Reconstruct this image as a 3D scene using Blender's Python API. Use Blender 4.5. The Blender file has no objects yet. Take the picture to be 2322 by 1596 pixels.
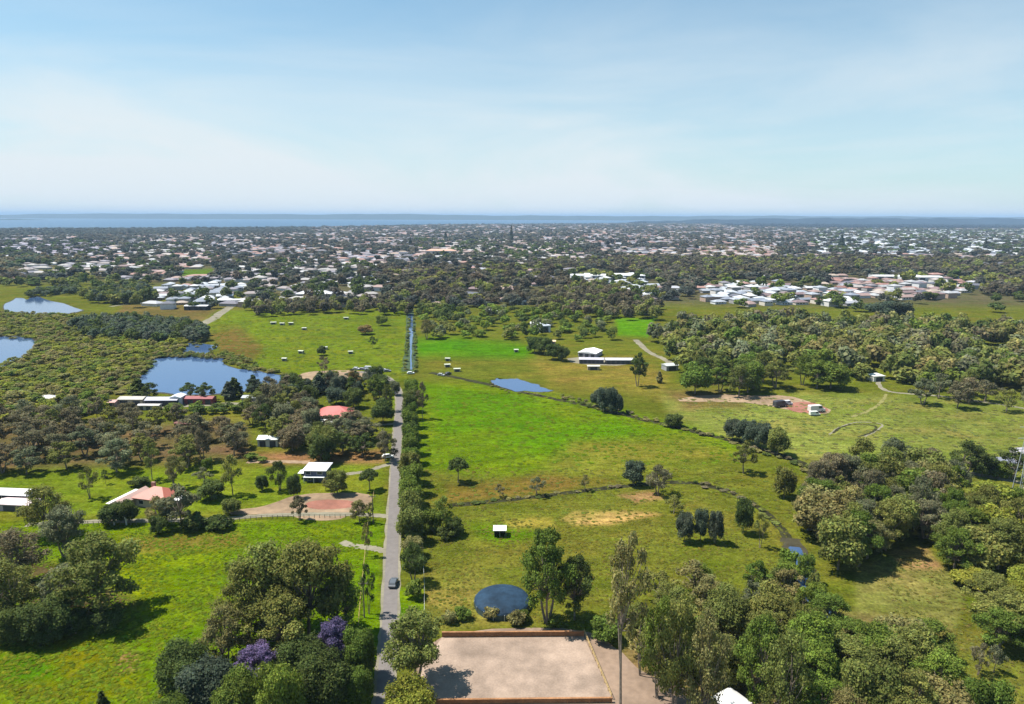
import bpy, math, random
import numpy as np
from mathutils import Vector, Matrix
R = math.radians
scene = bpy.context.scene
COL = scene.collection
rng = np.random.default_rng(7)
random.seed(7)

# ------------------------------------------------------------------ camera
CAMH = 90.0
FV = 1547.0; CX, CY = 1160.5, 798.0          # focal length and centre in working pixels (2321 x 1596)
PITCH = math.atan((CY - 490.5) / FV); ROLL = R(0.2)
cd = bpy.data.cameras.new('camera'); cam = bpy.data.objects.new('camera', cd); COL.objects.link(cam)
cd.sensor_width = 36; cd.lens = 36 * FV / 2321.0; cd.clip_start = 1; cd.clip_end = 200000
CAMM = Matrix.Rotation(math.pi / 2 - PITCH, 4, 'X') @ Matrix.Rotation(ROLL, 4, 'Z')
cam.matrix_world = Matrix.Translation((0, 0, CAMH)) @ CAMM
scene.camera = cam
CR = np.array(CAMM.to_3x3())
# ------------------------------------------------------------------ light
SUN_EL, SUN_AZ = R(62), R(-80)               # azimuth measured from +Y (view direction), negative = left
sv = Vector((math.sin(SUN_AZ) * math.cos(SUN_EL), math.cos(SUN_AZ) * math.cos(SUN_EL), math.sin(SUN_EL)))
sl = bpy.data.lights.new('sun', 'SUN'); sl.energy = 4.2; sl.angle = R(0.5); sl.color = (1, 0.95, 0.88)
so = bpy.data.objects.new('sun', sl); COL.objects.link(so); so.rotation_euler = (-sv).to_track_quat('-Z', 'Y').to_euler()
so.location = (0, 0, 200)
w = bpy.data.worlds.new('World'); scene.world = w; w.use_nodes = True
nt = w.node_tree; nt.nodes.clear()
def N(t, kind, **kw):
    n = t.nodes.new(kind)
    for k, v in kw.items(): setattr(n, k, v)
    return n
sky = N(nt, 'ShaderNodeTexSky', sky_type='NISHITA', sun_disc=False, sun_elevation=SUN_EL, sun_rotation=SUN_AZ % (2 * math.pi),
        altitude=0, air_density=1.0, dust_density=0.6, ozone_density=2.0)
tc = N(nt, 'ShaderNodeTexCoord'); mp = N(nt, 'ShaderNodeMapping'); mp.inputs['Scale'].default_value = (1.1, 1.1, 5.0)
mp.inputs['Location'].default_value = (0.35, 0.1, 0.3)
cn = N(nt, 'ShaderNodeTexNoise'); cn.inputs['Scale'].default_value = 1.5; cn.inputs['Detail'].default_value = 7; cn.inputs['Roughness'].default_value = 0.55
cn.inputs['Distortion'].default_value = 0.6
cr = N(nt, 'ShaderNodeValToRGB'); cr.color_ramp.elements[0].position = 0.38; cr.color_ramp.elements[1].position = 0.64
sx = N(nt, 'ShaderNodeSeparateXYZ')
er = N(nt, 'ShaderNodeValToRGB')             # clouds thin out upwards
e = er.color_ramp.elements; e[0].position = 0.0; e[0].color = (1, 1, 1, 1); e[1].position = 0.34; e[1].color = (.04, .04, .04, 1)
mu = N(nt, 'ShaderNodeMath', operation='MULTIPLY'); mu2 = N(nt, 'ShaderNodeMath', operation='MULTIPLY'); mu2.inputs[1].default_value = 0.62
ad = N(nt, 'ShaderNodeMath', operation='ADD', use_clamp=True); 
mixw = N(nt, 'ShaderNodeMix', data_type='RGBA'); mixw.inputs['B'].default_value = (5.45, 5.95, 6.2, 1)
bg = N(nt, 'ShaderNodeBackground'); bg.inputs['Strength'].default_value = 0.073
wo = N(nt, 'ShaderNodeOutputWorld'); L = nt.links.new
L(tc.outputs['Generated'], mp.inputs['Vector']); L(mp.outputs['Vector'], cn.inputs['Vector']); L(cn.outputs['Fac'], cr.inputs['Fac'])
L(tc.outputs['Generated'], sx.inputs[0]); L(sx.outputs['Z'], er.inputs['Fac']); L(cr.outputs['Color'], mu.inputs[0]); L(er.outputs['Color'], mu.inputs[1])
L(mu.outputs[0], mu2.inputs[0]); veil = N(nt, 'ShaderNodeMapRange'); veil.inputs['From Min'].default_value = 0.0; veil.inputs['From Max'].default_value = 0.42; veil.inputs['To Min'].default_value = 0.62; veil.inputs['To Max'].default_value = 0.06
veil.interpolation_type = 'SMOOTHSTEP'
L(sx.outputs['Z'], veil.inputs['Value']); L(veil.outputs['Result'], ad.inputs[1]); L(mu2.outputs[0], ad.inputs[0]); L(ad.outputs[0], mixw.inputs['Factor'])
tint = N(nt, 'ShaderNodeMix', data_type='RGBA', blend_type='MULTIPLY'); tint.inputs['Factor'].default_value = 1; tint.inputs['B'].default_value = (.52, .91, .96, 1)
L(sky.outputs['Color'], tint.inputs['A']); L(tint.outputs['Result'], mixw.inputs['A']); L(mixw.outputs['Result'], bg.inputs['Color']); L(bg.outputs[0], wo.inputs[0])
scene.view_settings.view_transform = 'Standard'; scene.view_settings.look = 'None'; scene.view_settings.gamma = 1
scene.view_settings.exposure = 1.02
scene.render.engine = 'CYCLES'
scene.cycles.use_denoising = True; scene.cycles.max_bounces = 5; scene.cycles.diffuse_bounces = 2; scene.cycles.glossy_bounces = 2
scene.cycles.transmission_bounces = 2; scene.cycles.volume_bounces = 0; scene.cycles.transparent_max_bounces = 4

# ------------------------------------------------------------------ projection helpers (working pixels <-> ground)
def at(x, y, z=0.0):
    d = CR @ np.array([x - CX, -(y - CY), -FV]); t = (z - CAMH) / d[2]
    return Vector((d[0] * t, d[1] * t, z))
def proj(P):                                   # P Nx3 -> working pixels
    Q = (P - np.array([0, 0, CAMH])) @ CR
    dz = np.maximum(-Q[:, 2], 1e-3)
    return CX + Q[:, 0] / dz * FV, CY - Q[:, 1] / dz * FV
def dims(x, yb, yt, wpx):                      # ground point, height and width in metres
    p = at(x, yb); d = CR @ np.array([x - CX, -(yt - CY), -FV])
    hd = math.hypot(p.x, p.y); t = hd / math.hypot(d[0], d[1]); h = CAMH + d[2] * t
    f = CR @ np.array([0, 0, -1.0]); depth = float(np.dot(np.array([p.x, p.y, p.z - CAMH]), f))
    return p, h, wpx * depth / FV
def inside(poly, x, y):
    r = np.zeros(len(x), bool); n = len(poly); j = n - 1
    for i in range(n):
        xi, yi = poly[i]; xj, yj = poly[j]
        if yi != yj:
            c = ((yi > y) != (yj > y)) & (x < (xj - xi) * (y - yi) / (yj - yi) + xi); r ^= c
        j = i
    return r
def sdist(poly, x, y):                         # signed distance, positive inside
    d = np.full(len(x), 1e9); n = len(poly)
    for i in range(n):
        ax, ay = poly[i - 1]; bx, by = poly[i]; ex, ey = bx - ax, by - ay
        t = np.clip(((x - ax) * ex + (y - ay) * ey) / (ex * ex + ey * ey + 1e-9), 0, 1)
        d = np.minimum(d, np.hypot(x - ax - t * ex, y - ay - t * ey))
    return np.where(inside(poly, x, y), d, -d)

# ------------------------------------------------------------------ materials
def mat(name, col=(.5, .5, .5), rough=.9, spec=.2, metal=0, noise=None, bump=None, objcol=False, attr=None, trans=0):
    m = bpy.data.materials.new(name); m.use_nodes = True; t = m.node_tree; b = t.nodes['Principled BSDF']
    b.inputs['Roughness'].default_value = rough; b.inputs['Metallic'].default_value = metal; b.inputs['Specular IOR Level'].default_value = spec
    src = N(t, 'ShaderNodeRGB'); src.outputs[0].default_value = (*col, 1); cur = src.outputs[0]
    def mul(a, bsock):
        x = N(t, 'ShaderNodeMix', data_type='RGBA', blend_type='MULTIPLY'); x.inputs['Factor'].default_value = 1
        t.links.new(a, x.inputs['A']); t.links.new(bsock, x.inputs['B']); return x.outputs['Result']
    if objcol:
        o = N(t, 'ShaderNodeObjectInfo'); cur = mul(cur, o.outputs['Color'])
    if attr:
        a = N(t, 'ShaderNodeAttribute', attribute_name=attr); cur = mul(cur, a.outputs['Color'])
    g = None
    if noise:
        for sc, lo, hi in noise:
            g = g or N(t, 'ShaderNodeNewGeometry')
            n = N(t, 'ShaderNodeTexNoise'); n.inputs['Scale'].default_value = sc; n.inputs['Detail'].default_value = 4
            t.links.new(g.outputs['Position'], n.inputs['Vector'])
            r = N(t, 'ShaderNodeMapRange'); r.inputs['From Min'].default_value = .3; r.inputs['From Max'].default_value = .7
            r.inputs['To Min'].default_value = lo; r.inputs['To Max'].default_value = hi
            t.links.new(n.outputs['Fac'], r.inputs['Value']); cur = mul(cur, r.outputs['Result'])
    if bump:
        g = g or N(t, 'ShaderNodeNewGeometry')
        n = N(t, 'ShaderNodeTexNoise'); n.inputs['Scale'].default_value = bump[0]; n.inputs['Detail'].default_value = 3
        bp = N(t, 'ShaderNodeBump'); bp.inputs['Strength'].default_value = bump[1]; bp.inputs['Distance'].default_value = bump[2]
        t.links.new(g.outputs['Position'], n.inputs['Vector']); t.links.new(n.outputs['Fac'], bp.inputs['Height']); t.links.new(bp.outputs['Normal'], b.inputs['Normal'])
    t.links.new(cur, b.inputs['Base Color'])
    if trans:
        tr = N(t, 'ShaderNodeBsdfTranslucent'); t.links.new(cur, tr.inputs['Color']); mx = N(t, 'ShaderNodeMixShader'); mx.inputs[0].default_value = trans
        t.links.new(b.outputs[0], mx.inputs[1]); t.links.new(tr.outputs[0], mx.inputs[2]); t.links.new(mx.outputs[0], t.nodes['Material Output'].inputs[0])
    return m
M = {}
M['leaf'] = mat('foliage', (1, 1, 1), .8, .06, objcol=True, attr='Col', trans=.38)
M['bark'] = mat('bark', (.22, .18, .14), .9, .1, noise=[(1.5, .6, 1.3)])
M['roof'] = mat('roof_sheet', (1, 1, 1), .5, .4, objcol=True, noise=[(.25, .82, 1.1), (2.5, .93, 1.05)])
M['wall'] = mat('house_wall', (1, 1, 1), .8, .2, objcol=True, noise=[(.5, .88, 1.06)])
M['glass'] = mat('window_glass', (.03, .04, .05), .12, .6)
M['white'] = mat('white_paint', (.75, .75, .73), .55, .3, noise=[(.6, .9, 1.04)])
M['dark'] = mat('dark_metal', (.05, .055, .065), .55, .3)
M['timber'] = mat('brown_timber', (.30, .15, .07), .85, .15, noise=[(.5, .7, 1.2), (3, .8, 1.15)])
M['timber_light'] = mat('pale_timber', (.48, .34, .15), .8, .15, noise=[(1.2, .8, 1.15)])
M['sand'] = mat('arena_sand', (.31, .232, .175), .95, .1, noise=[(.09, .68, 1.2), (.3, .8, 1.18), (2.4, .90, 1.07)], bump=(2, .3, .1))
M['dirt'] = mat('bare_earth', (.27, .19, .12), .95, .1, noise=[(.08, .7, 1.2), (.5, .8, 1.15)])
M['reddirt'] = mat('red_earth', (.27, .12, .085), .95, .1, noise=[(.09, .75, 1.2), (.5, .85, 1.12)])
M['gravel'] = mat('pale_gravel', (.21, .19, .135), .95, .1, noise=[(.1, .8, 1.15), (.8, .85, 1.1)])
M['road'] = mat('worn_asphalt', (.165, .147, .135), .9, .2, noise=[(.07, .92, 1.07), (.8, .9, 1.08)])
M['mud'] = mat('dark_mud', (.045, .04, .022), .9, .2, noise=[(.2, .6, 1.5)])
M['metal'] = mat('galvanised', (.45, .47, .48), .45, .4, metal=.3)
M['tyre'] = mat('tyre', (.02, .02, .02), .9)
M['paint'] = mat('car_paint', (1, 1, 1), .3, .5, objcol=True)
M['lamp'] = mat('lamp_glass', (.7, .7, .65), .2, .6)
def water(name, col, rough, sc, st, dist):
    m = mat(name, col, rough, .5, bump=(sc, st, dist)); return m
M['water'] = water('pond_water', (.05, .095, .19), .09, .35, .25, .12)
M['sea'] = water('sea_water', (.02, .075, .14), .42, .02, .5, 3)
M['tank_water'] = water('tank_water', (.018, .05, .10), .2, .6, .2, .05)

# ------------------------------------------------------------------ mesh helpers
def tag(o, label=None, cat=None, group=None, kind=None):
    if label: o['label'] = label
    if cat: o['category'] = cat
    if group: o['group'] = group
    if kind: o['kind'] = kind
    return o
def np_mesh(name, V, F, material, colv=None, k=4, smooth=False):
    me = bpy.data.meshes.new(name); V = np.ascontiguousarray(V, dtype=np.float32); F = np.ascontiguousarray(F, dtype=np.int32)
    nf = len(F); me.vertices.add(len(V)); me.vertices.foreach_set('co', V.ravel())
    me.loops.add(nf * k); me.loops.foreach_set('vertex_index', F.ravel())
    me.polygons.add(nf); me.polygons.foreach_set('loop_start', np.arange(0, nf * k, k, dtype=np.int32))
    me.update(calc_edges=True)
    if colv is not None:
        a = me.color_attributes.new('Col', 'FLOAT_COLOR', 'POINT'); c = np.ones((len(V), 4), np.float32); c[:, :3] = colv
        a.data.foreach_set('color', c.ravel())
    me.materials.append(material)
    if smooth: me.polygons.foreach_set('use_smooth', np.ones(nf, bool))
    return me
def link(name, me, parent=None, loc=None):
    o = bpy.data.objects.new(name, me); COL.objects.link(o)
    if parent: o.parent = parent
    if loc is not None: o.location = loc
    return o
def empty(name, loc=(0, 0, 0), rz=0):
    o = bpy.data.objects.new(name, None); COL.objects.link(o); o.location = loc; o.rotation_euler = (0, 0, rz); o.empty_display_size = .5
    return o
class MB:
    def __init__(s): s.v = []; s.f = []
    def poly(s, pts):
        n = len(s.v); s.v += [tuple(p) for p in pts]; s.f.append(tuple(range(n, n + len(pts)))); return s
    def box(s, x0, x1, y0, y1, z0, z1):
        n = len(s.v); s.v += [(x, y, z) for z in (z0, z1) for x, y in ((x0, y0), (x1, y0), (x1, y1), (x0, y1))]
        s.f += [(n, n + 3, n + 2, n + 1), (n + 4, n + 5, n + 6, n + 7)] + [(n + i, n + (i + 1) % 4, n + 4 + (i + 1) % 4, n + 4 + i) for i in range(4)]
        return s
    def tube(s, p, q, r0, r1=None, k=6):
        r1 = r0 if r1 is None else r1; p = Vector(p); q = Vector(q); d = (q - p).normalized(); u = d.orthogonal().normalized(); w2 = d.cross(u); n = len(s.v)
        for c, r in ((p, r0), (q, r1)):
            for i in range(k):
                a = 2 * math.pi * i / k; s.v.append(tuple(c + u * math.cos(a) * r + w2 * math.sin(a) * r))
        s.f += [(n + i, n + (i + 1) % k, n + k + (i + 1) % k, n + k + i) for i in range(k)] + [tuple(range(n + k, n + 2 * k)), tuple(range(n + k - 1, n - 1, -1))]
        return s
    def hip(s, x0, x1, y0, y1, z, rise, ov=.6, th=.18, gable=False):
        x0 -= ov; x1 += ov; y0 -= ov; y1 += ov; n = len(s.v)
        if x1 - x0 >= y1 - y0:
            m = (y0 + y1) / 2; i = 0.0 if gable else (y1 - y0) / 2; A = (x0 + i, m); B = (x1 - i, m)
            ring = [(x0, y0), (x1, y0), (x1, y1), (x0, y1)]; up = [(0, 1, 5, 4), (1, 2, 5), (2, 3, 4, 5), (3, 0, 4)]
        else:
            m = (x0 + x1) / 2; i = 0.0 if gable else (x1 - x0) / 2; A = (m, y0 + i); B = (m, y1 - i)
            ring = [(x0, y0), (x1, y0), (x1, y1), (x0, y1)]; up = [(0, 1, 4), (1, 2, 5, 4), (2, 3, 5), (3, 0, 4, 5)]
        s.v += [(a, b, z) for a, b in ring] + [(*A, z + rise), (*B, z + rise)] + [(a, b, z - th) for a, b in ring]
        s.f += [tuple(n + q for q in f) for f in up] + [(n + 6 + a, n + 6 + (a + 1) % 4, n + (a + 1) % 4, n + a) for a in range(4)] + [(n + 9, n + 8, n + 7, n + 6)]
        return s
    def mesh(s, name, material):
        me = bpy.data.meshes.new(name); me.from_pydata(s.v, [], s.f); me.materials.append(material); me.update(); return me
    def build(s, name, material, parent=None, color=None, loc=None):
        o = link(name, s.mesh(name, material), parent, loc)
        if color: o.color = (*color, 1)
        return o
def sheet(name, pts, material, z, label=None, px=True):
    P = [at(*p) for p in pts] if px else [Vector((*p, 0)) for p in pts]
    o = MB().poly([(p.x, p.y, z) for p in P]).build(name, material); o['kind'] = 'structure'
    if label: o['label'] = label
    return o
def smooth_poly(pts, it=2, jit=0.0):
    for _ in range(it):
        q = []
        for i in range(len(pts)):
            a = pts[i]; b = pts[(i + 1) % len(pts)]
            q += [(a[0] * .75 + b[0] * .25, a[1] * .75 + b[1] * .25), (a[0] * .25 + b[0] * .75, a[1] * .25 + b[1] * .75)]
        pts = q
    return [(x + random.uniform(-jit, jit), y + random.uniform(-jit, jit) * .35) for x, y in pts]
def smooth_line(P, it=3):
    for _ in range(it):
        q = [P[0]]
        for a, b in zip(P[:-1], P[1:]): q += [a * .75 + b * .25, a * .25 + b * .75]
        P = q + [P[-1]]
    return P
def ribbon(name, pts, width, material, z, label=None, jit=0.0, kind='structure'):
    P = smooth_line([at(*p) for p in pts]); v = []; n = len(P)
    for i, p in enumerate(P):
        d = (P[min(i + 1, n - 1)] - P[max(i - 1, 0)]).normalized(); nn = Vector((-d.y, d.x, 0)); wd = width if not callable(width) else width(i / (n - 1))
        a = wd / 2 + random.uniform(-jit, jit); b = wd / 2 + random.uniform(-jit, jit)
        v += [(p.x + nn.x * a, p.y + nn.y * a, z), (p.x - nn.x * b, p.y - nn.y * b, z)]
    me = bpy.data.meshes.new(name); me.from_pydata(v, [], [(2 * i, 2 * i + 1, 2 * i + 3, 2 * i + 2) for i in range(n - 1)]); me.materials.append(material)
    o = link(name, me); o['kind'] = kind
    if label: o['label'] = label
    return o

# ------------------------------------------------------------------ ground: one sheet, colours painted by land use, haze blue far out
LAKE = [(315, 868), (322, 850), (338, 832), (352, 812), (400, 810), (470, 810), (505, 812), (505, 826), (530, 834), (560, 838), (600, 846), (640, 852), (642, 866), (600, 878), (540, 890), (470, 896), (400, 895), (340, 888)]
LAKE_ARM = [(385, 808), (412, 800), (424, 786), (428, 772), (446, 768), (458, 780), (500, 784), (478, 796), (462, 804), (470, 811), (420, 813)]
LAKE_W = [(12, 705), (10, 690), (35, 676), (62, 680), (78, 672), (100, 678), (150, 690), (190, 703), (120, 714), (60, 713)]
LAKE_E = [(-260, 800), (-150, 770), (0, 763), (70, 766), (82, 780), (62, 806), (0, 836), (-150, 850), (-260, 840)]
POND = [(1112, 863), (1128, 857), (1150, 860), (1172, 858), (1196, 866), (1222, 872), (1236, 880), (1256, 885), (1222, 889), (1190, 886), (1168, 888), (1138, 878), (1122, 873)]
far_g = (.070, .068, .052)
ZONES = [  # polygon in working pixels, base colour, feather
 ([(-900, 640), (300, 640), (470, 660), (900, 690), (1500, 690), (3400, 700), (3400, 2100), (-900, 2100)], (.14, .165, .03), 14),
 ([(-900, 700), (130, 700), (480, 745), (480, 800), (350, 830), (320, 870), (250, 925), (-900, 960)], (.12, .13, .032), 10),
 ([(280, 690), (480, 690), (560, 700), (480, 730), (250, 735)], (.17, .14, .065), 6),
 ([(0, 612), (160, 606), (330, 600), (230, 625), (0, 640)], (.24, .235, .15), 4),
 ([(400, 612), (480, 610), (500, 624), (420, 628)], (.10, .19, .02), 4),
 ([(450, 735), (500, 700), (700, 712), (920, 700), (930, 860), (700, 858), (560, 826), (490, 775)], (.15, .215, .022), 8),
 ([(470, 752), (540, 740), (600, 790), (560, 830), (500, 800)], (.17, .135, .05), 14),
 ([(620, 735), (900, 735), (910, 765), (640, 770)], (.14, .20, .022), 16),
 ([(930, 770), (1040, 765), (1200, 782), (1210, 812), (950, 806)], (.075, .235, .006), 14),
 ([(960, 660), (1050, 665), (1050, 705), (950, 700)], (.15, .23, .035), 6),
 ([(1395, 720), (1485, 722), (1470, 765), (1400, 760)], (.10, .27, .008), 4),
 ([(1200, 815), (1430, 815), (1520, 850), (1500, 900), (1250, 870)], (.23, .20, .055), 20),
 ([(945, 868), (1090, 868), (1290, 900), (1500, 950), (1640, 985), (1700, 1020), (1500, 1060), (1100, 1080), (950, 1060)], (.135, .225, .012), 14),
 ([(960, 880), (1150, 885), (1250, 925), (1300, 985), (1000, 985)], (.09, .21, .006), 22),
 ([(1150, 960), (1400, 950), (1520, 990), (1350, 1030), (1120, 1010)], (.10, .23, .006), 20),
 ([(1300, 1000), (1560, 990), (1660, 1030), (1560, 1080), (1200, 1080)], (.19, .21, .04), 20),
 ([(1010, 1098), (1130, 1090), (1250, 1075), (1400, 1090), (1250, 1115), (1020, 1135)], (.19, .145, .045), 12),
 ([(1500, 900), (1900, 900), (2321, 930), (2600, 960), (2600, 1090), (2100, 1080), (1900, 1060), (1700, 1010), (1520, 950)], (.22, .26, .085), 14),
 ([(1800, 890), (2321, 905), (2321, 925), (1850, 935)], (.20, .25, .075), 12),
 ([(1500, 885), (1640, 885), (1700, 925), (1560, 925)], (.18, .15, .07), 10),
 ([(1500, 1090), (1650, 1100), (1780, 1180), (1780, 1300), (1500, 1300), (1100, 1290), (1040, 1180), (1300, 1140)], (.165, .185, .036), 18),
 ([(1060, 1190), (1180, 1180), (1220, 1215), (1130, 1240)], (.12, .215, .012), 16),
 ([(1140, 1180), (1250, 1175), (1260, 1196), (1160, 1198)], (.36, .30, .085), 8),
 ([(1270, 1178), (1300, 1160), (1420, 1158), (1500, 1166), (1440, 1176), (1380, 1190), (1300, 1188)], (.48, .35, .17), 5),
 ([(1400, 1122), (1480, 1112), (1510, 1130), (1440, 1138)], (.36, .23, .16), 6),
 ([(1940, 1290), (2030, 1250), (2120, 1280), (2200, 1310), (2160, 1440), (1940, 1430)], (.22, .235, .09), 10),
 ([(2010, 1250), (2100, 1240), (2140, 1290), (2050, 1290)], (.34, .25, .15), 8),
 ([(2180, 1100), (2600, 1100), (2600, 1160), (2200, 1140)], (.18, .22, .06), 8),
 ([(1500, 1380), (1900, 1380), (2321, 1500), (2600, 2000), (1500, 2000), (1390, 1500)], (.22, .19, .10), 25),
 ([(2100, 1440), (2600, 1440), (2600, 1900), (2150, 1800)], (.19, .20, .05), 25),
 ([(-500, 1050), (300, 1060), (500, 1060), (870, 1050), (870, 1170), (560, 1165), (330, 1170), (-500, 1180)], (.155, .215, .024), 12),
 ([(-500, 1185), (200, 1180), (860, 1180), (868, 1500), (840, 1700), (-500, 1700)], (.13, .225, .008), 10),
 ([(200, 1200), (500, 1190), (520, 1330), (320, 1400), (180, 1260)], (.155, .23, .006), 25),
 ([(270, 1215), (540, 1205), (560, 1240), (300, 1255)], (.19, .16, .045), 16),
 ([(-20, 1440), (150, 1420), (290, 1500), (330, 1560), (200, 1600), (0, 1560)], (.18, .21, .006), 22),
 ([(0, 1480), (100, 1470), (140, 1540), (0, 1560)], (.07, .19, .004), 22),
 ([(270, 1478), (310, 1480), (315, 1515), (260, 1530)], (.32, .23, .12), 9),
 ([(-50, 1230), (130, 1280), (250, 1330), (320, 1370), (200, 1410), (-50, 1410)], (.11, .10, .055), 18),
 ([(-100, 960), (560, 960), (570, 1040), (-100, 1070)], (.15, .12, .08), 16),
 ([(560, 1030), (870, 1020), (870, 1050), (600, 1055)], (.26, .16, .10), 8),
 ([(870, 850), (900, 850), (905, 1050), (880, 1050)], (.14, .19, .03), 5),
 ([(945, 1300), (1080, 1290), (1200, 1400), (1000, 1430), (945, 1400)], (.20, .205, .055), 14),
 ([(890, 1330), (960, 1330), (962, 1420), (890, 1420)], (.12, .24, .008), 5),
 ([(835, 1180), (872, 1180), (868, 1240), (828, 1240)], (.13, .23, .01), 4),
]
rows = [-900, -400, -150, -40, 20, 50, 75, 92]
yy = 1900.0
while yy > 491.6:
    rows.append(at(CX, yy).y); yy -= max(.35, min(4.5, (yy - 490) * .045))
rows = sorted(set([r for r in rows if r > 92] + [-900, -400, -150, -40, 20, 50, 75, 92])) + [90000]
nc = 540; us = np.linspace(-1, 1, nc)
GV = np.array([[u * max(1.28 * r, 260), r, 0.0] for r in rows for u in us]); nr = len(rows)
gx, gy = proj(GV); gx[GV[:, 1] < 60] = 1160; gy[GV[:, 1] < 60] = 2050
GC = np.tile(np.array(far_g) / .57, (len(GV), 1))
far_haze = np.clip((GV[:, 1] - 4000) / 8000, 0, 1)[:, None]; GC = GC * (1 - far_haze) + np.array((.035, .05, .075)) * far_haze  # distant haze painted in: ground colour turns blue with distance
for poly, c, fe in ZONES:
    xs = [p[0] for p in poly]; ys = [p[1] for p in poly]
    k = np.where((gx > min(xs) - fe) & (gx < max(xs) + fe) & (gy > min(ys) - fe) & (gy < max(ys) + fe))[0]
    if not len(k): continue
    fy = fe
    s = sdist(poly, gx[k], gy[k]); wgt = np.clip(s / fy * .5 + .5, 0, 1); wgt = wgt * wgt * (3 - 2 * wgt)
    GC[k] = GC[k] * (1 - wgt[:, None]) + np.array(c) * wgt[:, None]
lushy = np.clip((GC[:, 1] / GC[:, 0] - 1.1) / .9, 0, 1)[:, None]; GC = GC * (np.array([.64, .61, .36]) * (1 - lushy) + np.array([.70, .64, .34]) * lushy)
ii = np.arange(nr - 1)[:, None] * nc + np.arange(nc - 1)[None, :]
GF = np.stack([ii, ii + 1, ii + nc + 1, ii + nc], -1).reshape(-1, 4)
def ground_mat():
    m = bpy.data.materials.new('grassland'); m.use_nodes = True; t = m.node_tree; b = t.nodes['Principled BSDF']; b.inputs['Roughness'].default_value = .95
    b.inputs['Specular IOR Level'].default_value = 0
    a = N(t, 'ShaderNodeAttribute', attribute_name='Col'); g = N(t, 'ShaderNodeNewGeometry'); l = t.links.new
    def noise(sc, det=5, stretch=None):
        n = N(t, 'ShaderNodeTexNoise'); n.inputs['Scale'].default_value = sc; n.inputs['Detail'].default_value = det; n.inputs['Roughness'].default_value = .62
        if stretch:
            mm = N(t, 'ShaderNodeMapping'); mm.inputs['Scale'].default_value = stretch; l(g.outputs['Position'], mm.inputs['Vector']); l(mm.outputs[0], n.inputs['Vector'])
        else: l(g.outputs['Position'], n.inputs['Vector'])
        return n.outputs['Fac']
    def rmp(v, lo, hi, a0=0., a1=1.):
        r = N(t, 'ShaderNodeMapRange'); r.inputs['From Min'].default_value = lo; r.inputs['From Max'].default_value = hi; r.inputs['To Min'].default_value = a0; r.inputs['To Max'].default_value = a1
        l(v, r.inputs['Value']); return r.outputs['Result']
    def mix(f, A, B, bt='MIX'):
        x = N(t, 'ShaderNodeMix', data_type='RGBA', blend_type=bt)
        if isinstance(f, float): x.inputs['Factor'].default_value = f
        else: l(f, x.inputs['Factor'])
        for s_, v in (('A', A), ('B', B)):
            if isinstance(v, tuple): x.inputs[s_].default_value = (*v, 1)
            else: l(v, x.inputs[s_])
        return x.outputs['Result']
    c = a.outputs['Color']
    dry = mix(1.0, c, (1.45, 1.0, 1.5), 'MULTIPLY'); lush = mix(1.0, c, (.60, .80, .35), 'MULTIPLY')
    c = mix(rmp(noise(.028, 6, (1, 1.6, 1)), .46, .66, 0, .62), c, dry)
    c = mix(rmp(noise(.045, 6, (1, 1.9, 1)), .47, .68, 0, .65), c, lush)
    c = mix(rmp(noise(.35, 5), .5, .75, 0, .4), c, lush)
    c = mix(rmp(noise(.2, 5, (1, 1.4, 1)), .55, .78, 0, .4), c, dry)
    f = rmp(noise(1.4, 3), .3, .7, .62, 1.36); c = mix(1.0, c, f, 'MULTIPLY')
    f = rmp(noise(.42, 5, (.8, 1.3, 1)), .34, .68, .70, 1.28); c = mix(1.0, c, f, 'MULTIPLY')
    f = rmp(noise(.11, 5, (.7, 1.6, 1)), .34, .68, .76, 1.20); c = mix(1.0, c, f, 'MULTIPLY')
    f = rmp(noise(.012, 3), .3, .7, .84, 1.14); c = mix(1.0, c, f, 'MULTIPLY')
    l(c, b.inputs['Base Color'])
    bp = N(t, 'ShaderNodeBump'); bp.inputs['Strength'].default_value = .7; bp.inputs['Distance'].default_value = .35
    l(noise(1.1, 4), bp.inputs['Height']); l(bp.outputs[0], b.inputs['Normal'])
    return m
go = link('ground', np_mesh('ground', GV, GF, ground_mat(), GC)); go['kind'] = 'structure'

# sea, far hills
sea_pts = [(-2600, 521), (-900, 521), (0, 520), (300, 519), (640, 517), (800, 513.5), (1000, 510), (1200, 508.5), (1400, 507), (1560, 503.5), (1680, 500), (1840, 497.2), (2000, 494.9)]
P = [at(*p) for p in sea_pts]
MB().poly([(p.x, p.y, .5) for p in P] + [(30000, 88000, .5), (-110000, 88000, .5)]).build('sea', M['sea'])['kind'] = 'structure'
def ridge(name, D, pts, material, depth=2500):  # pts: (pixel x, height above ground m)
    v = []; f = []
    xs = [p[0] for p in pts]; hs = [p[1] for p in pts]; n = 160
    for i in range(n):
        px = xs[0] + (xs[-1] - xs[0]) * i / (n - 1); h = np.interp(px, xs, hs) + 5 * math.sin(px * .043) + 3 * math.sin(px * .11 + 1) + random.uniform(-2.5, 2.5)
        h = max(h, -3); X = (px - CX) / FV * D
        v += [(X, D, -4), (X, D + depth * .45, h), (X, D + depth, -4)]
    for i in range(n - 1):
        for k in (0, 1): a = 3 * i + k; f.append((a, a + 3, a + 4, a + 1))
    me = bpy.data.meshes.new(name); me.from_pydata(v, [], f); me.materials.append(material)
    o = link(name, me); o['kind'] = 'structure'; return o
M['hill'] = mat('wooded_hill', (.032, .045, .032), .95, .05, noise=[(.004, .7, 1.3)])
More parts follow.
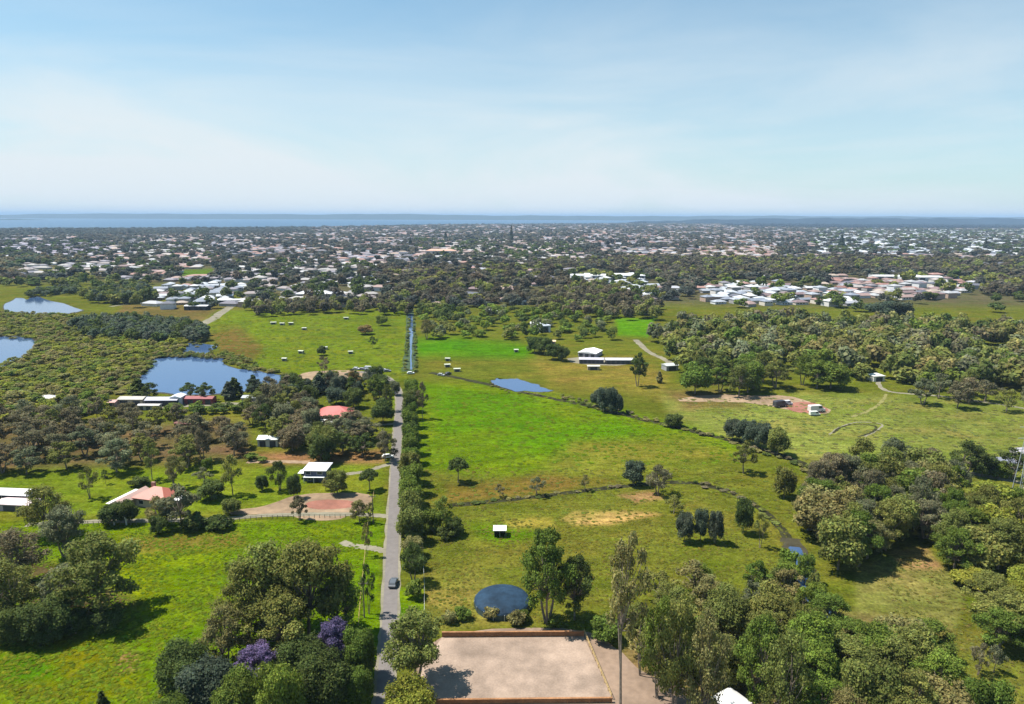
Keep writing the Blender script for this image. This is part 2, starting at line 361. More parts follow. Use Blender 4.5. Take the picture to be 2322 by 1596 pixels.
ridge('hills', 17000, [(a_, 90 + (b_ - 90) * .62) for a_, b_ in [(-1200, 60), (-100, 60), (60, 125), (230, 150), (420, 140), (560, 150), (700, 135), (840, 175), (960, 160), (1100, 120), (1250, 130), (1360, 112), (1550, 120), (1700, 150), (1800, 155), (1950, 130), (2060, 150), (2200, 128), (3400, 120)]], M['hill'])
ridge('wooded_rise', 9000, [(1480, 20), (1620, 52), (1800, 70), (2000, 82), (2150, 80), (2321, 86), (3400, 84)], mat('hazed_far_forest', (.016, .028, .040), .95, .05, noise=[(.004, .7, 1.3)]))  # blue of the distant air is put into this forest colour
ridge('headland', 11500, [(-1500, 30), (-200, 26), (30, 14), (75, -4)], M['hill'], 900)

# ------------------------------------------------------------------ foliage
def leaves(lobes, n, size, seed, up=.25, asp=1.0, droop=0.0, shell=(.55, 1.12), spread=.75):
    r = np.random.default_rng(seed); L_ = np.array(lobes, float)          # x y z rx rz
    wts = L_[:, 3] * L_[:, 3]; wts /= wts.sum(); pos = []; nor = []; tint = []; need = n
    ltint = r.uniform(.72, 1.28, len(L_))
    while need > 0:
        k = int(need * 1.8) + 20; idx = r.choice(len(L_), k, p=wts); d = r.normal(size=(k, 3)); d[:, 2] += up; d /= np.linalg.norm(d, axis=1)[:, None]
        f = r.uniform(*shell, k); q = L_[idx]; bum = 1 + .16 * np.sin(d[:, 0] * 7 + idx) * np.sin(d[:, 1] * 6 + idx * 2) + .12 * np.sin(d[:, 2] * 9 + idx)
        p = q[:, :3] + d * (f * bum)[:, None] * np.stack([q[:, 3], q[:, 3], q[:, 4]], 1)
        ok = np.ones(k, bool)
        for j in range(len(L_)):
            s = (p - L_[j, :3]) / np.array([L_[j, 3], L_[j, 3], L_[j, 4]]); ok &= ~((np.einsum('ij,ij->i', s, s) < .42) & (idx != j))
        p = p[ok][:need]; d = d[ok][:need]; idx = idx[ok][:need]
        pos.append(p); nor.append(d); tint.append(ltint[idx]); need -= len(p)
    p = np.concatenate(pos); d = np.concatenate(nor); tn = np.concatenate(tint); n = len(p)
    nn = d + r.normal(size=(n, 3)) * spread; nn[:, 2] += .55; nn /= np.linalg.norm(nn, axis=1)[:, None]
    ref = r.normal(size=(n, 3)); ref[:, 2] += droop * 3 * np.sign(ref[:, 2]); u = np.cross(nn, ref); u /= np.linalg.norm(u, axis=1)[:, None] + 1e-9; v = np.cross(nn, u)
    s = size * r.uniform(.55, 1.45, n)[:, None]; j = r.uniform(.6, 1.25, (4, n, 1)); a = s * .5; b = s * .5 * asp
    V = np.stack([p - u * a * j[0] - v * b * .6, p + u * a * .6 - v * b * j[1], p + u * a * j[2] + v * b * .7, p - u * a * .7 + v * b * j[3]], 1).reshape(-1, 3)
    tn = tn * r.uniform(.7, 1.35, n); C = np.repeat(np.stack([tn * r.uniform(.9, 1.15, n), tn, tn * r.uniform(.8, 1.1, n)], 1), 4, 0)
    return V, np.arange(4 * n).reshape(-1, 4), C
def limbs(lobes, h0, r0, seed, split=1, base=0.0):
    r = random.Random(seed); m = MB(); zmin = min(l[2] - l[4] * .3 for l in lobes); fork = max(h0, .5); tops = []
    for s in range(split):
        bx, by = (0, 0) if split == 1 else (math.cos(s * 2.1) * r0 * 1.2, math.sin(s * 2.1) * r0 * 1.2)
        p = Vector((bx, by, -.3)); q = Vector((bx + r.uniform(-.04, .04) * fork + (bx * 2), by + r.uniform(-.04, .04) * fork + by * 2, fork * .55)); q2 = Vector((q.x + r.uniform(-.05, .05) * fork + bx, q.y + by, fork))
        m.tube(p, q, r0, r0 * .8, 7); m.tube(q, q2, r0 * .8, r0 * .62, 7); tops.append(q2)
    for i, l in enumerate(lobes):
        t = tops[i % len(tops)]; c = Vector(l[:3]); mid = t.lerp(c, .5) + Vector((r.uniform(-.3, .3), r.uniform(-.3, .3), .2 * abs(c.z - t.z) * .3))
        m.tube(t, mid, r0 * .45, r0 * .3, 5); m.tube(mid, c, r0 * .3, r0 * .12, 5)
        for k in range(2):
            a = r.uniform(0, 6.28); e_ = c + Vector((math.cos(a) * l[3] * .6, math.sin(a) * l[3] * .6, l[4] * r.uniform(0, .6))); m.tube(mid.lerp(c, .7), e_, r0 * .16, r0 * .05, 4)
    return m
def gum_lobes(seed, H, W, n, lo=.42, flat=1.0):
    r = random.Random(seed); out = []
    for i in range(n):
        t = i / (n - 1); z = H * (lo + (0.93 - lo) * t); rad = (W / 2) * math.sin(math.pi * min(1, .22 + .72 * t)) ** .8; a = i * 2.4 + r.uniform(-.5, .5); rr = rad * r.uniform(.35, .75)
        s = W * r.uniform(.075, .165) * (1.3 if n < 22 else 1.0); z += r.uniform(-.09, .05) * H; rr = rad * r.uniform(.45, 1.12); out.append((math.cos(a) * rr, math.sin(a) * rr, min(z, H - s * .7), s, s * .72 * flat))
    return out
def fit(V, lobesV, H, W):  # report crown scale corrections
    z = np.percentile(V[:, 2], 99.3); x = np.percentile(np.abs(V[:, :2]).max(1), 99) * 2
    return W / x, H / z
PROTO = {}
def add_proto(key, H, W, lobes, n, size, seed, h0, r0, split=1, **kw):
    V, F, C = leaves(lobes, n, size, seed, **kw); sx_, sz_ = fit(V, None, H, W)
    V = V * np.array([sx_, sx_, sz_]); lb = [(l[0] * sx_, l[1] * sx_, l[2] * sz_, l[3] * sx_, l[4] * sz_) for l in lobes]
    PROTO.setdefault(key, []).append((np_mesh(key + '_crown', V, F, M['leaf'], C), limbs(lb, h0, r0, seed, split).mesh(key + '_trunk', M['bark']), H, W))
for i in range(4): add_proto('gum', 16, 12, gum_lobes(10 + i, 16, 12, 18 + 2 * i, .36), 4300, .46, i, 5.5, .32, split=1 + i % 2)
for i in range(4): add_proto('gumbig', 20, 15, gum_lobes(30 + i, 20, 15, 34 + 3 * i, .34), 12500, .40, 40 + i, 6, .42, split=1 + i % 3, shell=(.45, 1.2))
def round_lobes(seed, H, W, n, lo=.25):
    r = random.Random(seed); out = [(0, 0, H * .55, W * .3, H * .32)]
    for i in range(n):
        a = i * 2.4; t = r.uniform(lo, .8); rr = W * .3 * math.cos((t - .45) * 1.6); out.append((math.cos(a) * rr, math.sin(a) * rr, H * t, W * r.uniform(.13, .2), H * r.uniform(.12, .18)))
    return out
for i in range(3): add_proto('round', 9, 9, round_lobes(50 + i, 9, 9, 18), 6000, .36, 60 + i, 2.2, .25)
for i in range(2): add_proto('roundbig', 14, 14, round_lobes(70 + i, 14, 14, 36), 18000, .38, 70 + i, 3, .38)
def spire_lobes(seed, H, W, n):
    r = random.Random(seed); out = []
    for i in range(n):
        t = (i + .5) / n; rad = W * .5 * (1 - t) ** .6 * min(1, t * 5 + .35); a = i * 2.4; out.append((math.cos(a) * rad * .5, math.sin(a) * rad * .5, H * (.14 + .8 * t), max(W * .1, rad * .55), H * .10))
    return out
for i in range(3): add_proto('sheoak', 13, 6.5, spire_lobes(80 + i, 13, 6.5, 16), 4200, .42, 80 + i, 2.5, .22, asp=2.2, droop=1.0)
def umb_lobes(seed, H, W):
    r = random.Random(seed); out = []
    for i in range(14):
        a = i * 2.4; rr = W * .42 * math.sqrt(i / 13); out.append((math.cos(a) * rr, math.sin(a) * rr, H * (.82 - .22 * (rr / (W * .42)) ** 2), W * .14, H * .1))
    return out
add_proto('umbrella', 9, 8, umb_lobes(3, 9, 8), 3600, .38, 91, 3.8, .24)
for i in range(2): add_proto('sparse', 14, 10, gum_lobes(95 + i, 14, 10, 12, .4), 1500, .5, 95 + i, 5, .26, split=1 + i)
for i in range(3): add_proto('sparsebig', 20, 14, gum_lobes(195 + i, 20, 14, 34, .32), 9500, .38, 195 + i, 6.5, .32, split=2, shell=(.3, 1.3))
add_proto('tall', 33, 13, gum_lobes(101, 33, 13, 26, .56, 1.2), 4200, .45, 101, 17, .34, split=2)
for i in range(3): add_proto('shrub', 3.5, 5, round_lobes(110 + i, 3.5, 5, 9, .15), 1500, .34, 110 + i, .4, .1, shell=(.6, 1.1))
KN = {'gum': 'gum_tree', 'gumbig': 'gum_tree', 'round': 'round_tree', 'roundbig': 'round_tree', 'sheoak': 'she_oak', 'umbrella': 'paddock_tree', 'sparse': 'thin_gum_tree', 'sparsebig': 'thin_gum_tree', 'tall': 'tall_gum_tree', 'shrub': 'shrub'}
PAL = dict(dk=(.056, .080, .026), ff=(.022, .034, .050), sb=(.050, .060, .058), sg=(.078, .078, .066), wd=(.066, .062, .046), ol=(.112, .130, .040), gr=(.085, .125, .026), lg=(.110, .158, .030), yg=(.145, .165, .030), br=(.114, .108, .072), rs=(.150, .112, .052),  # ff and sb carry distant haze blue in the leaf colour
           gy=(.108, .122, .078), bl=(.060, .080, .062), pu=(.145, .12, .235), td=(.142, .14, .062))
PAL = {k: v if k == 'pu' else (v[0] * 1.55, v[1] * 1.48, v[2] * 1.28) for k, v in PAL.items()}
ntree = 0
LAB = []                                                     # (object, base label, group) sorted out by where each stands
def place_labels():
    import collections
    gr = collections.defaultdict(list)
    for o, base, g in LAB:
        x, y = proj(np.array([[o.location.x, o.location.y, 0.0]])); gr[g].append((o, base, float(x[0]), float(y[0])))
    ORD = ['first', 'second', 'third', 'fourth', 'fifth', 'sixth', 'seventh', 'eighth', 'ninth', 'tenth', 'eleventh', 'twelfth', 'thirteenth', 'fourteenth', 'fifteenth', 'sixteenth', 'seventeenth', 'eighteenth']
    for g, L_ in gr.items():
        if g.startswith('row of trees'):
            for i, (o, base, x, y) in enumerate(sorted(L_, key=lambda q: -q[3])): o['label'] = 'small green tree of the roadside row, ' + (ORD + ['nineteenth', 'twentieth', 'twenty-first'])[min(i, 20)] + ' from its near end'
            continue
        xs = sorted(q[2] for q in L_); ys = sorted(q[3] for q in L_); n = len(L_); cut = lambda v, f: v[min(len(v) - 1, int(len(v) * f))]
        bins = collections.defaultdict(list)
        for o, base, x, y in L_:
            h = 'left' if x < cut(xs, .33) else 'right' if x > cut(xs, .67) else 'centre'; v = 'front' if y > cut(ys, .67) else 'back' if y < cut(ys, .33) else 'middle'
            bins[(base, v + ' ' + h)].append((x, o))
        for (base, pos), q in bins.items():
            q.sort(key=lambda t: t[0])
            for i, (x, o) in enumerate(q):
                o['label'] = base + ', ' + pos if len(q) == 1 or len(q) > 18 else base + ', ' + pos + ', ' + ORD[i] + ' from left'
def tree_m(p, h, wd, kind, color, label, cat='tree', group=None, rz=None, seedi=None, bark=None):
    global ntree
    var = PROTO[kind]; i = (ntree if seedi is None else seedi) % len(var); ntree += 1; cm, tm, H, W = var[i]
    rt = empty(KN[kind], p, random.uniform(0, 6.28) if rz is None else rz); rt.scale = (wd / W, wd / W, h / H)
    c = link('crown', cm, rt); j = random.uniform(.86, 1.14); col = PAL[color] if isinstance(color, str) else color; c.color = (col[0] * j * random.uniform(.93, 1.08), col[1] * j, col[2] * j, 1)
    link('trunk' if kind != 'shrub' else 'stem', tm, rt)
    tag(rt, label, cat, group)
    if group: LAB.append((rt, label, group))
    return rt
def tree(x, yb, yt, wpx, kind, color, label, cat='tree', group=None, **k):
    p, h, wd = dims(x, yb, yt, wpx); return tree_m(p, h, wd, kind, color, label, cat, group, **k)

HAND = [ # x, base y, top y, width, kind, colour, label, group
 (1038,1094,1038,47,'umbrella','dk','small dark umbrella-shaped tree standing alone in the green paddock east of the road',None),
 (1218,1124,1082,38,'sparse','gy','small grey-green tree on the brown ditch line, between the bare saplings',None),
 (1326,1113,1076,26,'sparse','td','spindly near-leafless sapling on the ditch line left of the two dark paddock trees',None),
 (1133,1127,1099,24,'sparse','br','leafless brown sapling in the brown patch at the left end of the ditch',None),
 (1437,1100,1046,48,'round','bl','dark round tree on the curving ditch, left of the pair in the paddock',None),
 (1491,1122,1056,64,'gum','br','brown-crowned tree with several pale trunks, right of the pair on the curving ditch',None),
 (1527,1165,1124,46,'sparse','ol','sparse olive tree right of the sandy bare patch',None),
 (1686,1073,1000,54,'gum','ol','single olive gum casting a shadow in the paddock inside the creek bend',None),
 (1777,1128,1060,48,'round','ol','single rounded tree nearest the creek in the paddock bend',None),
 (1551,1229,1165,40,'round','bl','leftmost and widest of the three dark she-oaks in the lower paddock',None),
 (1587,1226,1154,33,'round','bl','middle of the three dark she-oaks in the lower paddock',None),
 (1621,1232,1157,35,'round','bl','rightmost of the three dark she-oaks in the lower paddock',None),
 (1684,1210,1133,40,'round','dk','dark tall tree on the creek bank, right of the three she-oaks',None),
 (1722,1242,1166,32,'sparse','ol','thin tree on the creek bank right of the dark tall one',None),
 (1352,925,885,28,'round','bl','clump of upright bushes on the long drain',"upright bushes of the paddock clump"),
 (1368,934,879,32,'round','bl','clump of upright bushes on the long drain',"upright bushes of the paddock clump"),
 (1385,937,880,30,'round','bl','clump of upright bushes on the long drain',"upright bushes of the paddock clump"),
 (1400,938,893,26,'round','bl','clump of upright bushes on the long drain',"upright bushes of the paddock clump"),
 (1527,967,940,42,'round','dk','low dark bushy tree halfway along the long drain',None),
 (1445,876,800,44,'gum','dk','tall dark tree with two trunks just right of the white stable buildings',None),
 (1494,868,842,16,'sheoak','td','tiny brown cone-shaped tree right of the tall dark tree by the stables',None),
 (1660,998,952,40,'round','bl','leftmost dark tree of the row on the long drain',None),
 (1684,1004,953,36,'round','bl','second dark tree from the left in the row on the long drain',None),
 (1704,1012,956,36,'round','bl','third dark tree from the left in the row on the long drain',None),
 (1726,1018,960,38,'round','bl','fourth dark tree from the left in the row on the long drain',None),
 (1762,1032,972,50,'round','ol','last olive tree at the right end of the row on the long drain',None),
 (1240,1412,1205,118,'gumbig','gr','tall green tree with a high dark crown right of the round blue tank',None),
 (1302,1405,1262,88,'gumbig','dk','lower dark tree pressed against the tall one right of the round tank',None),
 (1408,1640,1210,112,'tall','td','very tall thin gum with a sparse crown, right of the sand arena',None),
 (942,1550,1396,138,'gumbig','ol','spreading leaning tree overhanging the road and the arena corner',None),
 (930,1672,1553,122,'roundbig','yg','yellow-green rounded tree at the bottom edge beside the road',None),
 (641,1672,1505,108,'roundbig','lg','bright green rounded tree at the bottom edge left of the road',None),
 (757,1530,1412,92,'gumbig','pu','purple flowering jacaranda in the dark trees left of the road',None),
 (585,1562,1468,96,'gumbig','pu','paler purple jacaranda left of the bright green tree',None),
 (958,950,866,30,'sparse','br','tall thin gum with a pale trunk at the far end of the roadside row',None),
 (933,1222,1188,52,'shrub','dk','low dark bush in the gap of the roadside row',None),
 (936,1262,1222,50,'round','td','yellowish tree just beyond the nearest roadside tree',None),
 (938,1320,1232,66,'gum','dk','large dark tree at the near end of the roadside row, opposite the parked car',None),
 (1003,1206,1128,62,'sparse','gr','loose-crowned green tree in the clump right of the roadside row',None),
 (980,1204,1155,48,'round','gr','left tree of the clump right of the roadside row',None),
 (1030,1214,1178,42,'round','dk','squat dark tree at the right of the clump near the field shelter',None),
 (1010,1222,1196,40,'shrub','dk','low grey bush under the clump near the field shelter',None),
 (838,1112,1064,44,'umbrella','dk','dark spreading tree left of the road near the bare earth yard',None),
 (765,1120,1067,48,'round','ol','round olive tree beside the white-roofed house',None),
 (738,1112,1084,22,'sparse','td','tiny thin tree in front of the white-roofed house',None),
 (633,1112,1045,50,'gum','dk','broad dark tree left of the white-roofed house',None),
 (667,1130,1078,32,'round','dk','narrow dark tree left of the white-roofed house, behind the brown one',None),
 (679,1180,1122,40,'gum','br','brown-leaved tree at the left edge of the red earth yard',None),
 (815,1184,1134,48,'gum','td','olive-brown tree at the right edge of the red earth yard',None),
 (838,1188,1140,20,'sparse','td','thin upright tree by the driveway gate',None),
 (595,1112,1077,28,'round','dk','small tree in the grass between the gum and the broad dark tree',None),
 (472,1070,1038,24,'round','gr','small round green tree alone in the lawn above the farmhouse',None),
 (528,1122,1030,52,'sparse','ol','tall thin gum with bare lower trunk in the lawn right of the farmhouse',None),
 (397,1106,1034,50,'gum','td','brownish gum directly behind the farmhouse roof',None),
 (345,1088,1000,42,'sparse','ol','thin gum at the wood edge behind the farmhouse',None),
 (205,1130,1058,42,'sparse','ol','thin gum standing in the grass left of the farmhouse',None),
 (240,1098,1064,18,'sparse','dk','slim small tree in the grass behind the farmhouse',None),
 (318,1100,1082,44,'shrub','dk','low dark bush at the left of the farmhouse roof',None),
 (480,1132,1092,60,'round','dk','dark bushy tree right of the farmhouse',None),
 (462,1100,1062,44,'sparse','gy','grey thin tree behind the dark bushy tree by the farmhouse',None),
 (525,1166,1132,42,'round','ol','olive bush by the driveway right of the farmhouse',None),
 (362,1190,1125,64,'gum','td','brownish tree partly hiding the front of the farmhouse',None),
 (412,1196,1104,88,'gum','gy','large grey-green tree in front of the farmhouse',None),
 (258,1188,1144,58,'round','dk','dark arching tree at the left of the farmhouse drive',None),
 (292,1186,1136,46,'round','dk','dark arching tree by the white gateway of the farmhouse',None),
 (362,1210,1170,38,'round','dk','dark low tree on the near side of the farmhouse drive',None),
 (440,1200,1168,60,'shrub','dk','dark hedge bush under the large grey-green tree',None),
 (500,1198,1172,60,'shrub','dk','dark hedge bush right of the large grey-green tree',None),
 (110,1218,1100,108,'sparsebig','ol','big olive gum in front of the pale sheds at the left edge',None),
 (148,1262,1150,90,'gumbig','gy','grey-green gum below the big olive gum at the left',None),
 (40,1330,1200,130,'sparsebig','br','brownish big gum at the left edge of the picture',None),
 (232,1395,1216,178,'gumbig','ol','large broad gum with a round crown at the left, above the bright grass',None),
 (150,1392,1280,120,'sparsebig','gy','grey gum left of the large broad gum',None),
 (20,1420,1270,130,'sparsebig','ol','olive gum below the brownish one at the left edge',None),
 (110,1446,1362,110,'roundbig','dk','dark dense tree low at the left, on the edge of the bright grass',None),
 (40,1450,1372,90,'roundbig','dk','dark dense tree at the left edge on the bright grass',None),
 (172,1436,1385,60,'round','dk','round dark bush on the edge of the bright grass at the left',None),
 (245,1430,1385,60,'round','dk','low dark bush below the large broad gum',None),
 (243,1680,1568,46,'sheoak','dk','small dark pointed tree poking up at the bottom edge in the bright grass',None),
 (615,1440,1232,170,'sparsebig','ol','tall olive gum at the top of the big tree group left of the road',None),
 (700,1450,1235,180,'gumbig','ol','tall broad gum at the right of the big tree group left of the road',None),
 (560,1470,1285,140,'sparsebig','ol','loose olive gum at the left of the big tree group left of the road',None),
 (775,1440,1300,110,'sparsebig','gr','green gum at the road side of the big tree group',None),
 (640,1500,1350,150,'gumbig','ol','olive gum in the middle of the big tree group',None),
 (510,1520,1380,110,'sparsebig','td','straw-tinted gum at the lower left of the big tree group',None),
 (420,1570,1465,110,'roundbig','dk','dark dense tree at the left foot of the big tree group',None),
 (470,1620,1505,120,'roundbig','bl','blue-green dense tree at the bottom left of the big tree group',None),
 (540,1660,1530,100,'roundbig','gr','green dense tree left of the bright green one at the bottom',None),
 (690,1560,1455,110,'roundbig','dk','dark dense tree between the two jacarandas',None),
 (740,1610,1490,110,'roundbig','dk','dark dense tree below the brighter jacaranda',None),
 (815,1540,1430,76,'roundbig','gr','dark green tree beside the road, below the jacaranda',None),
 (815,1598,1512,66,'roundbig','gr','rounded green tree beside the road near the bottom edge',None),
 (395,1690,1580,80,'roundbig','gr','green dense tree at the very bottom left of the group',None),
 (836,1392,1280,34,'sparse','dk','slender dark tree beside the road left of the parked car',None),
 (832,1262,1186,24,'sparse','td','thin upright tree at the corner of the pale driveway',None),
 (735,852,808,30,'sparse','br','thin brown tree standing by the sandy track end',None),
 (895,896,864,24,'round','gy','grey bush inside the road bend',None),
 (878,932,872,30,'gum','ol','olive tree left of the road just past the bend',None),
 (868,960,908,52,'round','dk','broad dark tree between the red-roofed house and the road',None),
 (850,905,850,44,'gum','gr','green tree left of the road bend',None),
 (800,892,842,38,'gum','rs','rusty brown tree by the sandy track',None),
 (729,806,785,20,'round','dk','dark tree beside a white shelter in the far field',None),
 (845,790,762,20,'sparse','dk','thin tree in the far field left of the water channel',None),
 (828,758,738,34,'round','rs','brown shrubby tree in the far field',None),
 (866,738,716,26,'round','gr','rounded bright shrub in the far field',None),
 (968,768,725,38,'gum','td','brown-tinged tree right of the water channel',None),
 (1253,815,780,36,'round','dk','dark tree below the brown roof in the far field',None),
 (1276,819,786,28,'round','dk','dark narrow tree at the left of the white stables',None),
 (1212,800,765,40,'round','dk','leftmost dark tree of the screen left of the white stables',None),
 (1234,803,765,40,'round','dk','second dark tree of the screen left of the white stables',None),
 (2000,720,684,70,'round','bl','square dark clump of trees in the far right paddock',None),
 (2035,722,684,60,'round','bl','right half of the square dark clump in the far right paddock',None),
 (1945,1090,992,74,'gum','ol','olive tree at the top left of the creek forest',None),
 (2190,1075,1000,84,'gum','dk','dark tree right of the creek forest by the grey roof',None),
 (2225,1078,1030,60,'round','dk','dark low tree beside the grey roof at the right edge',None),
 (2290,1085,1015,70,'gum','dk','dark green tree at the right edge beside the pylon',None),
 (2262,1082,1048,50,'round','lg','bright green rounded tree in front of the grey roof',None),
 (2215,1530,1458,44,'sparse','br','thin bare-trunked tree in the grass at the lower right',None),
 (2252,1525,1462,40,'sparse','gy','twin-trunked grey tree with a long shadow at the lower right',None),
 (2200,1330,1295,80,'round','yg','yellow-topped tree at the right of the pale clearing',None),
 (1822,1410,1330,60,'gum','lg','bright green tree at the water edge of the creek',None),
]
yb = 900.0
while yb < 1235:
    w_ = (yb - 490) * .076; HAND.append((931 + random.uniform(-2, 3), yb, yb - (yb - 490) * random.uniform(.095, .125), w_ * random.uniform(.9, 1.12), 'round', random.choice(['dk', 'gr', 'gr', 'ol']), 'small green tree of the roadside row', 'row of trees along the right of the road')); yb += (yb - 490) * .040
HAND += [(936, 1290, 1245, 46, 'round', 'gr', 'green round tree just beyond the large dark one ending the roadside row', None), (938, 1355, 1318, 40, 'shrub', 'gr', 'low bush at the very near end of the roadside row', None)]
HAND += [(1530,1640,1360,120,'sparsebig','ol','tall loose gum with thin trunks in front of the bare earth right of the arena',None),(1590,1668,1392,105,'sparsebig','td','straw-tinted tall gum just left of the white tent',None),
 (1490,1580,1352,95,'sparsebig','gr','slim green gum right of the very tall thin gum',None),(1722,1625,1400,115,'gumbig','gr','green gum rising behind the white tent',None),(1452,1530,1375,70,'sparse','ol','thin low gum close right of the very tall gum',None),(1770,1680,1430,120,'sparsebig','ol','tall olive gum right of the white tent',None)]
for x, yb, yt, wp, kd, c, lb, g in HAND: tree(x, yb, yt, wp, kd, c, lb, 'shrub' if kd == 'shrub' else 'tree', g)
def scatter_px(poly, spacing, jit=.42, ang=.3):  # jittered world grid inside a pixel polygon
    W = [at(*p) for p in poly]; cx = sum(p.x for p in W) / len(W); cy = sum(p.y for p in W) / len(W); rad = max(math.hypot(p.x - cx, p.y - cy) for p in W)
    n = int(rad / spacing) + 2; g = np.arange(-n, n + 1) * spacing; X, Y = np.meshgrid(g, g); X = X.ravel() + rng.uniform(-jit, jit, X.size) * spacing; Y = Y.ravel() + rng.uniform(-jit, jit, Y.size) * spacing
    x = cx + X * math.cos(ang) - Y * math.sin(ang); y = cy + X * math.sin(ang) + Y * math.cos(ang)
    return np.stack([x, y], 1)[inside([(p.x, p.y) for p in W], x, y)]
NAMES = dict(dk='dark green', ol='olive', gr='green', lg='bright green', yg='yellow-green', br='brownish grey', rs='rust-tinted', gy='grey-green', bl='blue-green', td='straw-tinted')
def grove(poly, spacing, h, wd, kinds, cols, where, group, skip=0.0, clear=None):
    pts = scatter_px(poly, spacing)
    for x, y in sorted(pts.tolist(), key=lambda q: q[1]):
        if random.random() < skip: continue
        kd = random.choice(kinds); c = random.choice(cols); s = random.uniform(.8, 1.2); hh = random.uniform(*h)
        if clear and inside(clear, *[np.array([v]) for v in [proj(np.array([[x, y, 0.]]))[0][0], proj(np.array([[x, y, 0.]]))[1][0]]])[0]: continue
        tree_m((x, y, 0), hh, random.uniform(*wd) * s, kd, c, f"{NAMES[c]} {'gum' if 'gum' in kd or 'sparse' in kd else 'she-oak' if kd == 'sheoak' else 'rounded tree'} {where}", 'tree', group)
grove([(1880,1105),(2010,1085),(2150,1100),(2200,1160),(2180,1215),(2030,1235),(1960,1300),(1880,1310),(1830,1200),(1850,1140)], 7.0, (11, 16), (9, 12.5), ['gum','gumbig','gumbig','round'], ['ol','ol','br','gr','gy','td'], 'in the dense creek forest', 'trees of the creek forest')
grove([(2180,1190),(2330,1150),(2420,1200),(2420,1330),(2240,1330),(2130,1290),(2120,1230)], 8.5, (11, 15), (10, 13), ['gumbig','gumbig','round'], ['yg','ol','ol','gr'], 'in the yellow-green right-edge stand', 'trees of the right edge stand')
grove([(2165,1420),(2250,1380),(2430,1400),(2430,1500),(2300,1500),(2180,1480),(2150,1450)], 7.5, (9, 11.5), (9, 12), ['gumbig','round'], ['yg','rs','td','ol','gr'], 'in the rusty stand by the clearing', 'trees of the rusty stand')
grove([(1870,1450),(1980,1455),(2080,1460),(2140,1520),(2060,1580),(1900,1580),(1800,1510)], 7.0, (7.5, 10.5), (9, 12), ['gumbig','gumbig','round'], ['rs','td','ol','gr','td'], 'in the rusty stand below the clearing', 'trees below the pale clearing')
grove([(1480,1500),(1580,1452),(1640,1440),(1820,1440),(1880,1520),(2120,1570),(2230,1640),(2250,1760),(1950,1800),(1760,1700),(1740,1590),(1560,1570)], 7.0, (9, 15), (8, 11), ['gumbig','sparsebig','sparsebig','roundbig'], ['gr','ol','lg','ol','td','ol'], 'in the bush right of the arena', 'trees of the foreground bush', skip=.12, clear=[(1600, 1560), (1712, 1560), (1712, 1800), (1600, 1800)])
grove([(1470,1370),(1560,1340),(1720,1320),(1790,1360),(1790,1420),(1500,1430)], 7.5, (6, 10), (7, 10), ['sparsebig','sparse','gum'], ['ol','gy','gr','td'], 'in the thin bush beside the creek', 'trees between the tall gum and the creek')
grove([(1340,1400),(1470,1390),(1500,1460),(1480,1500),(1370,1470)], 6, (3, 6), (5, 7), ['sparse','round'], ['gr','td','ol'], 'in the scrub behind the tall gum', 'low scrub trees behind the tall gum')
grove([(-60,975),(180,945),(420,960),(560,985),(575,1035),(430,1062),(250,1085),(-60,1092)], 11.5, (9, 13), (9, 12), ['gum','gum','sparse'], ['br','br','gy','ol','br'], 'in the brown wood behind the farmhouse', 'trees of the brown wood')
grove([(560,945),(640,900),(740,950),(870,975),(875,1055),(700,1052),(600,1040)], 10.5, (8, 12), (9, 11), ['gum','gum','round'], ['br','dk','br','ol','gy'], 'in the wood between the houses', 'trees between the two houses', clear=[(715, 915), (800, 915), (790, 975), (720, 975)])
grove([(650,885),(860,872),(870,925),(800,925),(745,918),(720,940),(660,930)], 10, (8, 12), (8, 10), ['round','gum'], ['dk','bl','dk','gr'], 'behind the red-roofed house', 'trees behind the red-roofed house')
grove([(290,898),(480,905),(660,880),(800,868),(810,880),(660,905),(480,912),(295,908)], 10.5, (8, 11), (8, 10), ['round','gum','sheoak'], ['dk','bl','br'], 'along the near lake shore', 'trees of the lakeside belt')
grove([(1520,895),(1700,905),(1760,880),(1900,890),(1900,870),(1700,850),(1540,860)], 13, (13, 18), (12, 16), ['gum','gum','round'], ['gr','ol','dk'], 'fronting the large wood', 'trees at the front edge of the large wood', skip=.1)
grove([(2060,900),(2200,895),(2321,910),(2400,930),(2330,945),(2150,930),(2080,915)], 12, (10, 14), (10, 13), ['gum','sparse'], ['gy','ol','br'], 'along the pale right lane', 'trees along the right paddock road')
grove([(1780,1290),(1835,1290),(1850,1360),(1880,1400),(1810,1440),(1770,1370)], 6, (4, 8), (4, 7), ['round','gum','shrub'], ['lg','gr','ol'], 'on the banks of the creek water', 'trees on the creek banks')
grove([(940,1405),(1060,1395),(1190,1400),(1330,1425),(1335,1436),(1190,1418),(1040,1416)], 4.5, (1.2, 3), (3, 4.5), ['shrub'], ['gr','td','lg','ol'], 'behind the arena wall', 'shrubs behind the arena wall')

